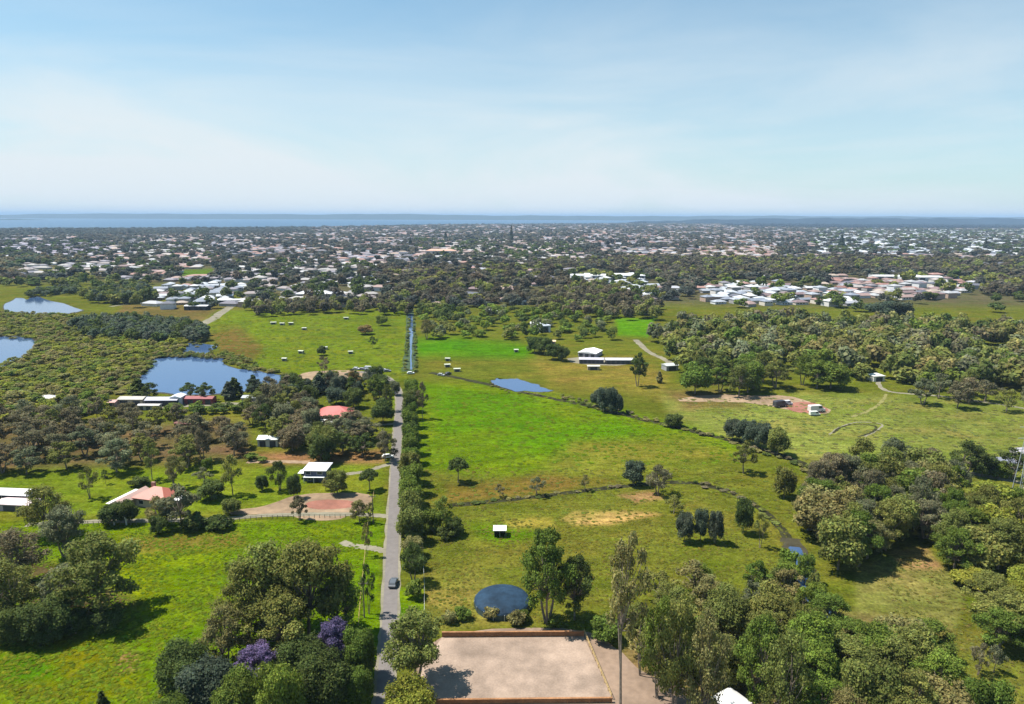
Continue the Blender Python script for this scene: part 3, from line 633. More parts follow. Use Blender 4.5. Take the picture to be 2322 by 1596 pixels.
# ------------------------------------------------------------------ merged vegetation nobody could count
def lowtree(n, seed, H=1.0, W=1.0, lobes=7, size=.28):
    r = random.Random(seed); lb = [(0, 0, .55, .3, .3)]
    for i in range(lobes):
        a = i * 2.4; t = r.uniform(.3, .8); lb.append((math.cos(a) * .28, math.sin(a) * .28, t, r.uniform(.15, .22), r.uniform(.14, .2)))
    V, F, C = leaves(lb, n, size, seed, shell=(.8, 1.05), spread=.45); sx_, sz_ = fit(V, None, 1, 1); return V * np.array([sx_, sx_, sz_]), F, C
LOW = {n: [lowtree(n, 300 + i, size={420: .11, 140: .2, 44: .36, 18: .5}[n]) for i in range(4)] for n in (420, 140, 44, 18)}
def merge_trees(name, pts, hs, ws, cols, lod, label, cat='trees', kind='stuff'):
    Vs, Cs, Fs = [], [], []; off = 0; pts = np.asarray(pts); n = len(pts); var = rng.integers(0, 4, n); ang = rng.uniform(0, 6.28, n)
    for l in sorted(set(lod.tolist())):
        for v in range(4):
            k = np.where((lod == l) & (var == v))[0]
            if not len(k): continue
            V, F, C = LOW[l][v]; ca, sa = np.cos(ang[k])[:, None], np.sin(ang[k])[:, None]
            X = (V[None, :, 0] * ca - V[None, :, 1] * sa) * ws[k][:, None] + pts[k, 0][:, None]; Y = (V[None, :, 0] * sa + V[None, :, 1] * ca) * ws[k][:, None] + pts[k, 1][:, None]
            Z = V[None, :, 2] * hs[k][:, None]
            Vs.append(np.stack([X, Y, Z], -1).reshape(-1, 3)); Cs.append((C[None] * cols[k][:, None, :]).reshape(-1, 3)); Fs.append((F[None] + (np.arange(len(k)) * len(V))[:, None, None]).reshape(-1, 4) + off); off += len(k) * len(V)
    o = link(name, np_mesh(name, np.concatenate(Vs), np.concatenate(Fs), M['leaf'], np.concatenate(Cs))); tag(o, label, cat, kind=kind); return o
def palette(n, keys, jit=.15):
    a = np.array([PAL[k] for k in keys])[rng.integers(0, len(keys), n)]; return a * rng.uniform(1 - jit, 1 + jit, (n, 1)) * rng.uniform(.94, 1.06, (n, 3))
def lodof(pts):
    d = pts[:, 1]; return np.select([d < 800, d < 1500, d < 2600], [420, 140, 44], 18)
def wood(name, polys, label, cat='trees', avoid=()):
    P_, H_, W_, C_ = [], [], [], []
    for poly, sp, h, wd, keys in polys:
        p = scatter_px(poly, sp)
        if avoid:
            x, y = proj(np.c_[p, np.zeros(len(p))]); ok = np.ones(len(p), bool)
            for a in avoid: ok &= sdist(a, x, y) < (rng.uniform(-3, 4.5, len(x)) if name == 'marsh_scrub' else -2)
            p = p[ok]
        n = len(p); P_.append(p); H_.append(rng.uniform(*h, n)); W_.append(rng.uniform(*wd, n)); C_.append(palette(n, keys))
    P_ = np.concatenate(P_); merge_trees(name, P_, np.concatenate(H_), np.concatenate(W_), np.concatenate(C_), lodof(P_), label, cat)
wood('woodland', [
  ([(1480,775),(1560,745),(1700,735),(1860,742),(2100,745),(2321,760),(2600,770),(2600,900),(2330,895),(2200,880),(2060,885),(1990,872),(1900,850),(1780,850),(1700,845),(1560,850),(1500,800)], 11.5, (9,17), (10,16), ['ol','td','br','gy','ol','gr','ol','dk','td','gy']),
 ], 'large mixed wood of olive and rusty trees on the right', 'wood', avoid=([(2215,790),(2275,790),(2275,822),(2215,825)],[(1965,838),(2010,840),(2010,900),(1960,900)],[(1890,845),(1960,870),(2000,895),(1830,895),(1870,870)]))
wood('marsh_scrub', [([(-300,705),(130,712),(300,735),(470,770),(480,780),(400,800),(345,815),(318,858),(290,892),(200,905),(-300,965)], 5.2, (1.2,4.2), (4,7.5), ['yg','td','gr','td','ol','yg']),
  ([(500,800),(560,815),(600,840),(540,836),(505,822)], 5, (1.5,3.5), (3,6), ['td','ol','gr']),
  ([(345,803),(400,800),(470,804),(520,812),(500,818),(420,812),(350,812)], 3.4, (1,2.6), (2.5,5), ['td','ol','dk']),
  ([(556,832),(640,846),(650,852),(600,851),(540,840)], 4, (1,3), (3,6), ['td','ol','dk']),
  ([(0,905),(200,890),(260,925),(100,965),(-200,975)], 6, (3,6), (5,8), ['yg','gr','td']),
 ], 'yellow-green marsh scrub around the lakes', 'scrub', avoid=(LAKE[:], LAKE_ARM, LAKE_E, LAKE_W))
wood('mangrove_belt', [([(150,738),(300,730),(440,742),(478,768),(470,776),(300,778),(200,765)], 7.5, (7,10), (8,11), ['bl','bl','dk']),
  ([(60,668),(180,655),(170,668),(60,676)], 8, (6,9), (8,11), ['bl','dk']), ([(170,672),(330,655),(360,680),(300,690),(210,690)], 10, (8,13), (9,12), ['bl','dk','ol'])],
 'dark belt of swamp trees beyond the lake', 'wood', avoid=(LAKE_W,))
wood('garden_trees', [([(945,700),(1060,700),(1280,705),(1440,710),(1470,740),(1430,760),(1330,785),(1200,775),(1050,768),(990,770),(950,740)], 16.5, (5,10), (7,11), ['gr','lg','ol','dk','gy','gr']),
  ([(945,690),(1000,700),(1040,735),(990,735),(950,715)], 12, (7,10), (8,11), ['dk','ol'])], 'green garden trees around the houses beyond the fields', 'garden trees',
  avoid=([(1390,715),(1490,718),(1475,768),(1395,765)],))
wood('field_edge_trees', [([(560,700),(720,690),(920,695),(935,716),(900,716),(760,712),(560,722)], 12, (8,13), (9,13), ['wd','wd','br','ol']),
  ([(1300,640),(1500,700),(1480,730),(1250,715),(1200,700)], 13, (9,14), (10,14), ['ol','wd','wd','br'])], 'brown-green tree line at the far edge of the fields', 'trees')
wood('hedge', [([(370,925),(560,928),(650,918),(650,932),(480,940),(380,938)], 5, (3,5), (5,7), ['dk','gr']), ([(560,1040),(700,1050),(700,1056),(570,1046)], 6, (2,3), (4,6), ['gr'])], 'dark hedge below the long sheds', 'hedge')
wood('creek_weeds', [([(1260,893),(1350,915),(1500,955),(1640,990),(1780,1035),(1850,1065),(1890,1095),(1870,1100),(1780,1046),(1640,1000),(1500,965),(1340,926),(1260,900)], 3.6, (.6,1.6), (2,4), ['td','dk','ol','br']),
   ([(1520,1090),(1600,1094),(1680,1120),(1740,1165),(1790,1210),(1775,1215),(1720,1170),(1660,1128),(1590,1104)], 3.2, (.5,1.3), (1.5,3), ['dk','br','ol']),
   ([(1030,1142),(1200,1124),(1420,1100),(1425,1106),(1200,1131),(1030,1150)], 3.2, (.4,1), (1.5,3), ['td','br','dk'])], 'low dark weeds lining the drains through the paddocks', 'weeds')


def tufts(name, polys, label, avoid=()):
    P_, H_, W_, C_ = [], [], [], []
    for poly, sp, h, wd, base in polys:
        p = scatter_px(poly, sp, .5, .7); x, y = proj(np.c_[p, np.zeros(len(p))]); ok = rng.uniform(size=len(p)) < .35 + .65 * (np.sin(p[:, 0] * .31 + np.sin(p[:, 1] * .17) * 2) * np.sin(p[:, 1] * .27) > -.1)
        for a in avoid: ok &= ~inside(a, x, y)
        p = p[ok]; n = len(p); P_.append(p); H_.append(rng.uniform(*h, n)); W_.append(rng.uniform(*wd, n)); C_.append(np.array(base) * rng.uniform(.7, 1.25, (n, 1)) * rng.uniform(.88, 1.12, (n, 3)))
    P_ = np.concatenate(P_); merge_trees(name, P_, np.concatenate(H_), np.concatenate(W_), np.concatenate(C_), np.full(len(P_), 18), label, 'grass')
NOGO = ([(815,1110),(935,1110),(915,1760),(830,1760)], [(905,1425),(1500,1425),(1620,1760),(880,1760)], [(500,1115),(870,1110),(870,1182),(500,1182)], [(1078,1315),(1200,1315),(1200,1425),(1078,1425)])
tufts('grass_tussocks', [([(-60,1190),(500,1185),(870,1185),(850,1700),(-60,1700)], 1.05, (.03,.19), (.6,1.5), (.105,.16,.006)),
  ([(-60,1430),(330,1380),(420,1500),(380,1700),(-60,1700)], 1.1, (.04,.22), (.6,1.5), (.125,.16,.007))], 'tussocky bright grass of the lower left field', NOGO)
tufts('rough_grass', [([(950,1180),(1780,1180),(1800,1400),(1330,1440),(950,1420)], 1.25, (.03,.16), (.5,1.4), (.125,.13,.02)),
  ([(2000,1250),(2330,1330),(2400,1640),(2100,1560),(2000,1300)], 1.3, (.04,.2), (.5,1.4), (.13,.135,.03)),
  ([(960,1060),(1800,1060),(1800,1180),(960,1180)], 2.2, (.04,.18), (.8,2.2), (.125,.138,.02))], 'rough olive grass of the lower paddock', NOGO)
tufts('paddock_grass', [([(955,880),(1300,900),(1640,990),(1700,1050),(960,1060)], 3.2, (.04,.18), (1.2,3.2), (.098,.15,.006)),
  ([(480,715),(910,715),(920,850),(600,835),(480,790)], 5.5, (.04,.18), (2,5), (.10,.14,.012)), ([(1520,900),(2330,905),(2330,1080),(1950,1080),(1700,1010)], 3.6, (.04,.18), (1.2,3.2), (.13,.15,.04))], 'grass clumps of the bright middle paddocks', NOGO)
wood('reeds', [([(345,802),(400,801),(470,804),(515,811),(500,817),(420,811),(350,812)], 3.0, (1,2.6), (2.5,4.5), ['td','ol','dk']),
  ([(430,776),(446,772),(462,783),(450,790),(436,788)], 4.5, (1,2), (2,4), ['td','ol']), ([(478,782),(500,784),(482,796),(470,798)], 4, (1,2.4), (2,4), ['ol','dk']),
  ([(318,840),(342,818),(352,824),(330,850),(318,862)], 3.4, (1,2.5), (2.5,4.5), ['gr','ol','dk']), ([(1110,866),(1128,876),(1165,890),(1225,893),(1262,888),(1225,897),(1150,892),(1105,874)], 3.2, (.3,.9), (1.5,3), ['td','br','ol']),
  ([(921,846),(924,800),(928,760),(930,720),(926,720),(921,760),(915,846)], 3.2, (.8,1.8), (2,3.5), ['dk','ol','gr']), ([(939,846),(938,800),(937,760),(935,722),(939,722),(943,760),(947,846)], 3.2, (.8,1.8), (2,3.5), ['dk','ol','gr'])], 'reeds standing along the lake, pond and channel edges', 'reeds')
# ------------------------------------------------------------------ far suburbs
DIST = [ # polygon (base pixels), tree density, house density, roof palette, tree palette
 ([(-900,505),(3400,505),(3400,700),(-900,700)], .55, .62, 'mix', ['sb','sb','sg','sg']),
 ([(-900,518),(700,515),(700,530),(-900,545)], 1.1, .16, 'mix', ['sb','sb']),
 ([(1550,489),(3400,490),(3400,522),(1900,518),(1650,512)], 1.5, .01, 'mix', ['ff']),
 ([(0,545),(260,550),(240,585),(0,585)], .5, .9, 'purple', ['sb','sg','dk']),
 ([(-900,588),(150,588),(215,598),(205,616),(0,630),(-900,640)], 1.5, 0, 'mix', ['bl','br']),
 ([(260,560),(460,550),(470,575),(300,590)], .5, .8, 'pale', ['sb','sg','dk']),
 ([(240,590),(440,575),(500,585),(430,625),(330,640),(290,625)], .55, .95, 'red', ['sb','sg','dk']),
 ([(40,600),(280,600),(250,625),(60,635)], .25, .6, 'pale', ['dk']),
 ([(940,545),(1320,550),(1320,600),(1200,612),(1140,590),(950,590)], .5, .8, 'pink', ['sb','sg','dk']),
 ([(1580,562),(1760,560),(1770,585),(1570,590)], .2, 1.3, 'red', ['br']),
 ([(1850,520),(3400,525),(3400,585),(1850,578)], .4, .75, 'white', ['sb','sg','dk']),
 ([(1200,600),(1450,585),(1800,590),(2321,590),(3400,590),(3400,700),(2230,690),(2220,640),(2100,618),(1700,632),(1560,640),(1450,622),(1290,620),(1180,650),(1100,640)], 1.2, .07, 'mix', ['wd','wd','ol','sg']),
 ([(860,620),(1100,600),(1290,620),(1290,660),(1400,700),(1000,690),(900,690),(860,650)], .95, .28, 'mix', ['wd','wd','sg','ol']),
 ([(540,600),(860,600),(860,695),(560,700),(540,640)], .6, .75, 'pale', ['sb','sg','dk']),
 ([(330,640),(570,640),(560,685),(440,705),(345,690)], .12, 0, 'white', ['dk']),
 ([(1280,622),(1450,622),(1510,650),(1500,700),(1390,700),(1290,660)], .22, 0, 'white', ['dk','ol']),
 ([(1590,640),(1760,636),(1960,660),(1950,700),(1640,700),(1590,690)], .12, 0, 'white', ['dk','gr']),
 ([(1870,630),(2210,630),(2210,670),(2120,690),(1900,680)], .12, 0, 'red', ['dk','ol']),
 ([(1950,690),(2130,690),(2130,712),(1960,715)], 0, 0, 'mix', ['dk']), ([(1760,692),(2000,680),(2000,730),(1800,725)], .06, 0, 'mix', ['dk']), ([(2150,690),(2300,695),(2290,715),(2160,712)], 0, 0, 'mix', ['dk']),
 ([(400,610),(485,608),(500,626),(410,630)], 0, 0, 'mix', ['dk']),
 ([(-900,628),(60,640),(250,632),(345,648),(340,706),(-900,706)], .30, 0, 'mix', ['dk','ol']), ([(-300,652),(200,652),(230,706),(-300,706)], 0, 0, 'mix', ['dk']),
 ([(2150,672),(3400,660),(3400,720),(2150,720)], .12, 0, 'mix', ['dk']),
]
ROOFS = dict(white=[(.46,.48,.50),(.34,.36,.39),(.22,.24,.28),(.56,.56,.55)], pale=[(.32,.30,.28),(.26,.22,.21),(.44,.43,.42),(.18,.17,.19)], red=[(.28,.15,.12),(.32,.22,.19),(.38,.33,.30),(.22,.15,.14),(.36,.36,.36)],
             pink=[(.33,.24,.21),(.37,.33,.30),(.26,.19,.17),(.42,.40,.39)], purple=[(.22,.19,.24),(.28,.25,.30),(.17,.16,.2),(.36,.33,.35)], mix=[(.15,.14,.16),(.22,.20,.22),(.21,.15,.145),(.36,.36,.38),(.12,.12,.14),(.34,.20,.165),(.36,.29,.23),(.30,.21,.18),(.24,.21,.22)])
def district(x, y):
    k = np.full(len(x), -1)
    for i, dd in enumerate(DIST): k[inside(dd[0], x, y)] = i
    return k
bands = [(560, 900), (900, 1400), (1400, 2200), (2200, 3400), (3400, 5200), (5200, 8500), (8500, 20000)]
fp, fh, fw, fc, hp, hr = [], [], [], [], [], []
for a, b in bands:
    mid = (a + b) / 2; sp = 9 + .0045 * mid; X = np.arange(-1.0 * b, 1.0 * b, sp); Y = np.arange(a, b, sp * 1.15); X, Y = np.meshgrid(X, Y); X = X.ravel() + rng.uniform(-.5, .5, X.size) * sp; Y = Y.ravel() + rng.uniform(-.5, .5, Y.size) * sp
    x, y = proj(np.c_[X, Y, np.zeros(len(X))]); d = district(x, y); ok = (d >= 0) & (x > -300) & (x < 2650); X, Y, x, y, d = X[ok], Y[ok], x[ok], y[ok], d[ok]
    onsea = inside([(p.x, p.y) for p in P] + [(30000, 88000), (-110000, 88000)], X, Y); X, Y, x, y, d = [q[~onsea] for q in (X, Y, x, y, d)]
    pn = np.sin(X * .0061 + np.sin(Y * .0033) * 2.2) * np.sin(Y * .0041 + np.cos(X * .0027) * 2); td = np.array([dd[1] for dd in DIST])[d] * np.where((pn > .05) & (d == 0), .6, 1.15); clump = .6 + .8 * (np.sin(X * .021 + np.sin(Y * .013) * 2) * np.sin(Y * .017 + X * .006) > -.1)
    k = rng.uniform(size=len(X)) < td * .55 * clump
    fp.append(np.stack([X[k], Y[k]], 1)); n = k.sum(); fh.append(rng.uniform(7, 14, n) * (1 + .12 * rng.normal(size=n))); fw.append(rng.uniform(.8, 1.35, n) * (9.5 + .0055 * mid))
    c = np.zeros((n, 3)); dk_ = d[k]
    for i, dd in enumerate(DIST):
        q = dk_ == i
        if q.any(): c[q] = palette(q.sum(), dd[4])
    fc.append(c)
    sp = 19 + .0013 * mid; X = np.arange(-1.0 * b, 1.0 * b, sp); Y = np.arange(a, b, sp * 1.25); X, Y = np.meshgrid(X, Y); X = X.ravel() + rng.uniform(-.3, .3, X.size) * sp; Y = Y.ravel() + rng.uniform(-.3, .3, Y.size) * sp
    x, y = proj(np.c_[X, Y, np.zeros(len(X))]); d = district(x, y); ok = (d >= 0) & (x > -300) & (x < 2650) & (Y < 9000); ok &= ~inside([(p.x, p.y) for p in P] + [(30000, 88000), (-110000, 88000)], X, Y)
    pn = np.sin(X * .0061 + np.sin(Y * .0033) * 2.2) * np.sin(Y * .0041 + np.cos(X * .0027) * 2); hd = np.array([dd[2] for dd in DIST])[np.maximum(d, 0)] * np.where(d == 0, np.where(pn > .05, 1.7, .5), 1.0); ok &= rng.uniform(size=len(X)) < hd * .8
    hp.append(np.stack([X[ok], Y[ok]], 1)); hr.append(np.array([ROOFS[DIST[i][3]][rng.integers(0, len(ROOFS[DIST[i][3]]))] for i in d[ok]]).reshape(-1, 3))
fp, fh, fw, fc = map(np.concatenate, (fp, fh, fw, fc)); hp = np.concatenate(hp); hr = np.concatenate(hr)
merge_trees('suburban_trees', fp, fh, fw, fc, lodof(fp), 'countless dark trees spread through the far suburbs', 'trees')
print('far trees', len(fp), 'far houses', len(hp))
# individual suburban houses: prototypes sharing meshes
def house_proto(kind):
    wl = MB(); rf = MB(); win = MB()
    if kind == 0: wl.box(-8, 8, -5.5, 5.5, 0, 2.9); rf.hip(-8, 8, -5.5, 5.5, 3.05, 2.4)
    elif kind == 1:
        wl.box(-8, 8, -4.5, 4.5, 0, 2.9).box(1, 7.9, -9.5, -4.5, 0, 2.9); rf.hip(-8, 8, -4.5, 4.5, 3.05, 2.0).hip(1, 7.9, -9.5, 1, 3.04, 1.7)
    elif kind == 2: wl.box(-9, 9, -5, 5, 0, 2.9); rf.hip(-9, 9, -5, 5, 3.05, 2.2, gable=True)
    else: wl.box(-6, 6, -6, 6, 0, 5.6); rf.hip(-6, 6, -6, 6, 5.75, 2.2)
    z = 1.0 if kind != 3 else 3.6; y0 = {0: -5.5, 1: -4.5, 2: -5, 3: -6}[kind]
    x0 = {0: -6, 1: -6.5, 2: -7, 3: -4.5}[kind]
    for q in range(2 if kind == 1 else 3): win.box(x0 + q * 3.6, x0 + q * 3.6 + 1.9, y0 - .06, y0 + .02, z, z + 1.3)
    return wl.mesh('wall', M['wall']), rf.mesh('roof', M['roof']), [(x0 + q * 3.6, y0, z) for q in range(2 if kind == 1 else 3)]
HP = [house_proto(i) for i in range(4)]; WINM = MB().box(0, 1.9, -.06, .02, 0, 1.3).mesh('window', M['glass'])
WALLC = [(.55, .5, .42), (.6, .58, .54), (.38, .28, .22), (.62, .62, .62), (.3, .29, .28)]
def sub_house(x, y, rz, kind, roof, label, group, s=1.0):
    r = empty('house', (x, y, 0), rz); r.scale = (s, s, s); a, b, c = HP[kind]
    o = link('wall', a, r); o.color = (*random.choice(WALLC), 1); o = link('roof', b, r); o.color = (*roof, 1); [link('window', WINM, r, p_) for p_ in c]; tag(r, label, 'house', group); LAB.append((r, label, group))
EST = [([(345,652),(470,645),(562,648),(548,672),(500,688),(430,698),(400,690),(345,678)], 17.5, 'white', 'house in the white estate beyond the marsh', 'houses of the estate beyond the marsh', .95),
 ([(1290,628),(1440,626),(1505,655),(1490,692),(1400,692),(1300,655)], 23, 'white', 'pale house among trees right of centre', 'houses among trees right of centre', .9),
 ([(1600,646),(1750,642),(1955,665),(1945,695),(1650,696),(1600,685)], 21, 'white', 'house in the estate behind the large wood', 'houses of the estate behind the large wood', .95),
 ([(1880,636),(2205,636),(2195,665),(2110,684),(1900,676)], 21, 'red', 'house in the red-roofed far estate', 'houses of the red-roofed estate', .9)]
cnt = 0
for poly, sp, pal, lb, gp, dens in EST:
    for x, y in scatter_px(poly, sp, .16, .25).tolist():
        if random.random() > dens: continue
        cnt += 1; sub_house(x, y, .25 + random.choice((0, math.pi / 2, math.pi)) + random.uniform(-.08, .08), random.randrange(4), random.choice(ROOFS[pal]) if random.random() < .8 else random.choice(ROOFS['mix']), lb, gp, random.uniform(.8, 1.05) * (sp / 21) ** .7)
near = np.argsort(hp[:, 1]); keep = [i for i in near if 60 < proj(np.array([[hp[i, 0], hp[i, 1], 0]]))[0][0] < 2300][:max(0, 296 - cnt)]
for i in keep:
    cnt += 1; d = DIST[int(district(*proj(np.array([[hp[i, 0], hp[i, 1], 0]])))[0])]
    sub_house(hp[i, 0], hp[i, 1], random.uniform(-.4, .4) + random.choice((0, 1.57)), random.randrange(4), hr[i], 'house with a %s roof among suburban trees' % {'white': 'white', 'pale': 'pale', 'red': 'reddish', 'pink': 'pinkish', 'purple': 'slate', 'mix': 'grey or brown'}[d[3]], 'scattered houses of the nearer suburb')
print('houses', cnt)
rest = np.setdiff1d(np.arange(len(hp)), np.array(keep)); q = hp[rest]; rc = hr[rest]; n = len(q)
hw = rng.uniform(6.5, 10, n) * (1 + q[:, 1] / 9000); hdp = rng.uniform(5, 7.5, n); hz = rng.choice([2.8, 3.0, 5.2], n, p=[.45, .3, .25]); an = rng.uniform(-.5, .5, n)
big = rng.uniform(size=n) < .05; hw[big] *= 1.9; hdp[big] *= 1.5
T = np.array([(-1,-1,0),(1,-1,0),(1,1,0),(-1,1,0),(-1,-1,1),(1,-1,1),(1,1,1),(-1,1,1),(-1.08,-1.1,1.02),(1.08,-1.1,1.02),(1.08,1.1,1.02),(-1.08,1.1,1.02),(-.45,0,2),(.45,0,2)], float)
V = np.zeros((n, 14, 3)); lx = T[None, :, 0] * hw[:, None]; ly = T[None, :, 1] * hdp[:, None]; V[..., 0] = lx * np.cos(an)[:, None] - ly * np.sin(an)[:, None] + q[:, 0:1]; V[..., 1] = lx * np.sin(an)[:, None] + ly * np.cos(an)[:, None] + q[:, 1:2]
V[..., 2] = np.minimum(T[None, :, 2], 1) * hz[:, None] + np.maximum(T[None, :, 2] - 1, 0) * 2.2
FT = np.array([(0,1,5,4),(1,2,6,5),(2,3,7,6),(3,0,4,7),(8,9,13,12),(9,10,13,13),(10,11,12,13),(11,8,12,12)])
CC = np.zeros((n, 14, 3)); CC[:, :8] = np.array(WALLC)[rng.integers(0, 5, n)][:, None]; CC[:, 8:] = rc[:, None]
me = bpy.data.meshes.new('distant_houses'); quads = FT[[0, 1, 2, 3, 4, 6]]; tris = np.array([(9, 10, 13), (11, 8, 12)])
allf = [tuple(f) for f in (quads[None] + (np.arange(n) * 14)[:, None, None]).reshape(-1, 4).tolist()] + [tuple(f) for f in (tris[None] + (np.arange(n) * 14)[:, None, None]).reshape(-1, 3).tolist()]
me.from_pydata(V.reshape(-1, 3).tolist(), [], allf); a = me.color_attributes.new('Col', 'FLOAT_COLOR', 'POINT'); a.data.foreach_set('color', np.c_[CC.reshape(-1, 3), np.ones(n * 14)].astype(np.float32).ravel())
me.materials.append(mat('distant_house', (1, 1, 1), .6, .3, attr='Col')); tag(link('distant_houses', me), 'countless small roofs of the far suburbs', 'houses', kind='stuff')

exec_marker = None
# ------------------------------------------------------------------ water, roads, bare ground
def rough(pts, a=5, b=2.2, it=2):
    for _ in range(it):
        q = []
        for i in range(len(pts)):
            p, p2 = pts[i], pts[(i + 1) % len(pts)]; q += [p, ((p[0] + p2[0]) / 2 + random.uniform(-a, a), (p[1] + p2[1]) / 2 + random.uniform(-b, b))]
        pts = q; a *= .5; b *= .5
    return pts
def pond(name, pts, label):
    pts = rough(pts)
    o = sheet('bank', smooth_poly([(x + (x - sum(p[0] for p in pts) / len(pts)) * .035, y + (y - sum(p[1] for p in pts) / len(pts)) * .06) for x, y in pts], 2, 1.2), M['mud'], .02, 'dark wet bank of ' + label)
    return sheet(name, smooth_poly(pts, 2, .5), M['water'], .05, label)
pond('lake', LAKE, 'large blue lake left of centre'); pond('lake', LAKE_W, 'pale lake at the far left'); pond('lake', LAKE_E, 'lake cut by the left edge'); pond('pond', POND, 'shallow blue pond in the paddock')
sheet('lake_arm', smooth_poly(LAKE_ARM, 2, .5), M['water'], .06, 'narrow upper arm of the large lake')
for pts in ([(340, 800), (380, 790), (400, 803), (350, 812)],):
    sheet('lake_arm', smooth_poly(pts, 2, .8), M['water'], .07, 'shallow pale water left of the lake arm')
MAIN = [(862, 1760), (867, 1680), (871, 1596), (877, 1500), (884, 1400), (889, 1250), (893, 1150), (897, 1060), (900, 1000), (904, 950), (907, 915), (904, 890), (897, 874), (884, 861), (868, 851), (845, 846), (815, 843)]
ribbon('road_shoulder', MAIN, 4.5, M['gravel'], .03, 'pale gravel shoulder of the straight road', .22)
ribbon('road', MAIN, 3.3, M['road'], .06, 'straight grey country road')
ribbon('driveway', [(775, 1228), (800, 1238), (835, 1241), (860, 1246), (884, 1252)], 2.6, M['gravel'], .036, 'pale driveway joining the road from the left', .3)
ribbon('driveway', [(480, 1178), (600, 1168), (700, 1165), (800, 1166), (850, 1168), (893, 1172)], 2.4, M['gravel'], .037, 'driveway along the red earth yard', .25)
ribbon('driveway', [(60, 1190), (200, 1182), (330, 1180), (480, 1178)], 2.6, M['gravel'], .038, 'pale drive in front of the farmhouse', .3)
ribbon('driveway', [(745, 1083), (790, 1074), (830, 1070), (870, 1055), (897, 1050)], 2.6, M['gravel'], .039, 'driveway to the white-roofed house', .3)
ribbon('driveway', [(800, 966), (850, 964), (903, 960)], 2.6, M['gravel'], .035, 'driveway to the red-roofed house', .2)
ribbon('yard_track', [(250, 918), (350, 925), (430, 918), (560, 916), (640, 918), (680, 922)], 6, M['gravel'], .034, 'long pale yard in front of the sheds', .8)
ribbon('yard_track', [(560, 1047), (640, 1046), (700, 1048)], 3, M['dirt'], .041, 'earth track left of the white-roofed house', .4)
ribbon('far_track', [(445, 742), (475, 728), (515, 700), (545, 682), (568, 664)], 9, M['gravel'], .03, 'wide pale track beside the white estate', .8)
ribbon('far_track', [(250, 695), (300, 688), (345, 672), (370, 670)], 5, M['gravel'], .03, 'thin pale track leading to the white estate', .5)
ribbon('far_road', [(-200, 655), (0, 640), (110, 632), (200, 616), (260, 604), (330, 598)], 8, M['gravel'], .03, 'pale road through the far left suburb', .5)
ribbon('far_road', [(828, 640), (840, 615), (852, 600), (862, 590)], 10, M['gravel'], .03, 'straight street climbing the far suburb')
ribbon('far_road', [(1990, 858), (1992, 875), (2010, 888), (2060, 893), (2140, 898), (2321, 925), (2500, 955)], 2.6, M['gravel'], .03, 'pale lane along the right paddocks', .4)
ribbon('paddock_track', [(2008, 893), (2004, 905), (1992, 918), (1968, 932), (1930, 945)], 1.6, mat('yellow_earth', (.20, .185, .06), .95, noise=[(.3, .8, 1.1)]), .033, 'yellowish worn track curving through the right paddock', .4)
ribbon('lane', [(2185, 1070), (2240, 1080), (2321, 1096), (2450, 1110)], 3, M['gravel'], .03, 'pale lane at the right edge', .3)
ribbon('lane', [(1440, 770), (1470, 800), (1510, 815), (1530, 835)], 4.5, M['gravel'], .03, 'short pale lane behind the white stables', .6)
drain_m = mat('drain_reeds', (.030, .030, .012), .95, .1, noise=[(.3, .5, 1.5)])
ribbon('drain', [(975, 845), (1030, 855), (1110, 872), (1200, 893), (1330, 919), (1480, 957), (1640, 993), (1760, 1028), (1840, 1058), (1890, 1095), (1930, 1130)], 3.8, drain_m, .031, 'long dark drain crossing the paddocks', .5)
ribbon('drain', [(1020, 1146), (1130, 1136), (1230, 1124), (1340, 1110), (1440, 1100), (1530, 1092), (1600, 1098), (1680, 1124), (1740, 1165), (1780, 1210), (1810, 1262)], 2.7, drain_m, .032, 'curving dark ditch through the lower paddock', .4)
ribbon('stream', [(1800, 1240), (1822, 1290), (1832, 1330), (1850, 1370), (1880, 1400)], lambda t: 2.6 + 2.0 * math.sin(t * 3.1), M['water'], .07, 'glinting creek water between the trees', .3)
ribbon('stream_bank', [(1790, 1220), (1822, 1290), (1832, 1330), (1850, 1370), (1890, 1410)], 5.5, M['mud'], .05, 'dark banks of the creek', .6)
ribbon('channel_bank', [(926, 842), (930, 800), (932, 760), (931, 725), (928, 700)], lambda t: 8.5 - 1.5 * t, mat('reeds', (.045, .07, .03), .95, noise=[(.2, .6, 1.3)]), .045, 'dark reedy banks of the water channel', .6)
ribbon('channel', [(932, 838), (931, 800), (932, 760), (931, 725), (930, 712)], lambda t: 1.2 + 2.6 * min(1, max(0, (t - .35) * 4)), M['water'], .065, 'narrow bright water channel in line with the road', .3)
sheet('bare_yard', smooth_poly([(595, 1150), (650, 1128), (700, 1118), (790, 1116), (845, 1120), (840, 1150), (800, 1160), (770, 1180), (700, 1180), (640, 1165), (520, 1168), (515, 1158)], 2, 2), M['dirt'], .034, 'bare earth yard left of the road')
sheet('red_patch', smooth_poly([(690, 1140), (730, 1132), (800, 1134), (810, 1150), (740, 1156), (695, 1152)], 2, 1.5), M['reddirt'], .05, 'reddest part of the bare earth yard')
sheet('bare_yard', smooth_poly([(670, 852), (700, 842), (790, 838), (860, 846), (850, 858), (760, 862), (690, 862)], 2, 1.5), M['dirt'], .034, 'sandy turning area at the road end')
sheet('bare_yard', smooth_poly([(1530, 906), (1570, 898), (1640, 893), (1700, 897), (1790, 895), (1850, 917), (1890, 930), (1870, 940), (1790, 930), (1700, 912), (1600, 910), (1550, 911)], 2, 2), M['dirt'], .034, 'churned earth yard below the large wood')
sheet('red_patch', smooth_poly([(1770, 918), (1830, 908), (1880, 925), (1870, 938), (1800, 936)], 2, 1.5), M['reddirt'], .05, 'red earth between the trucks')
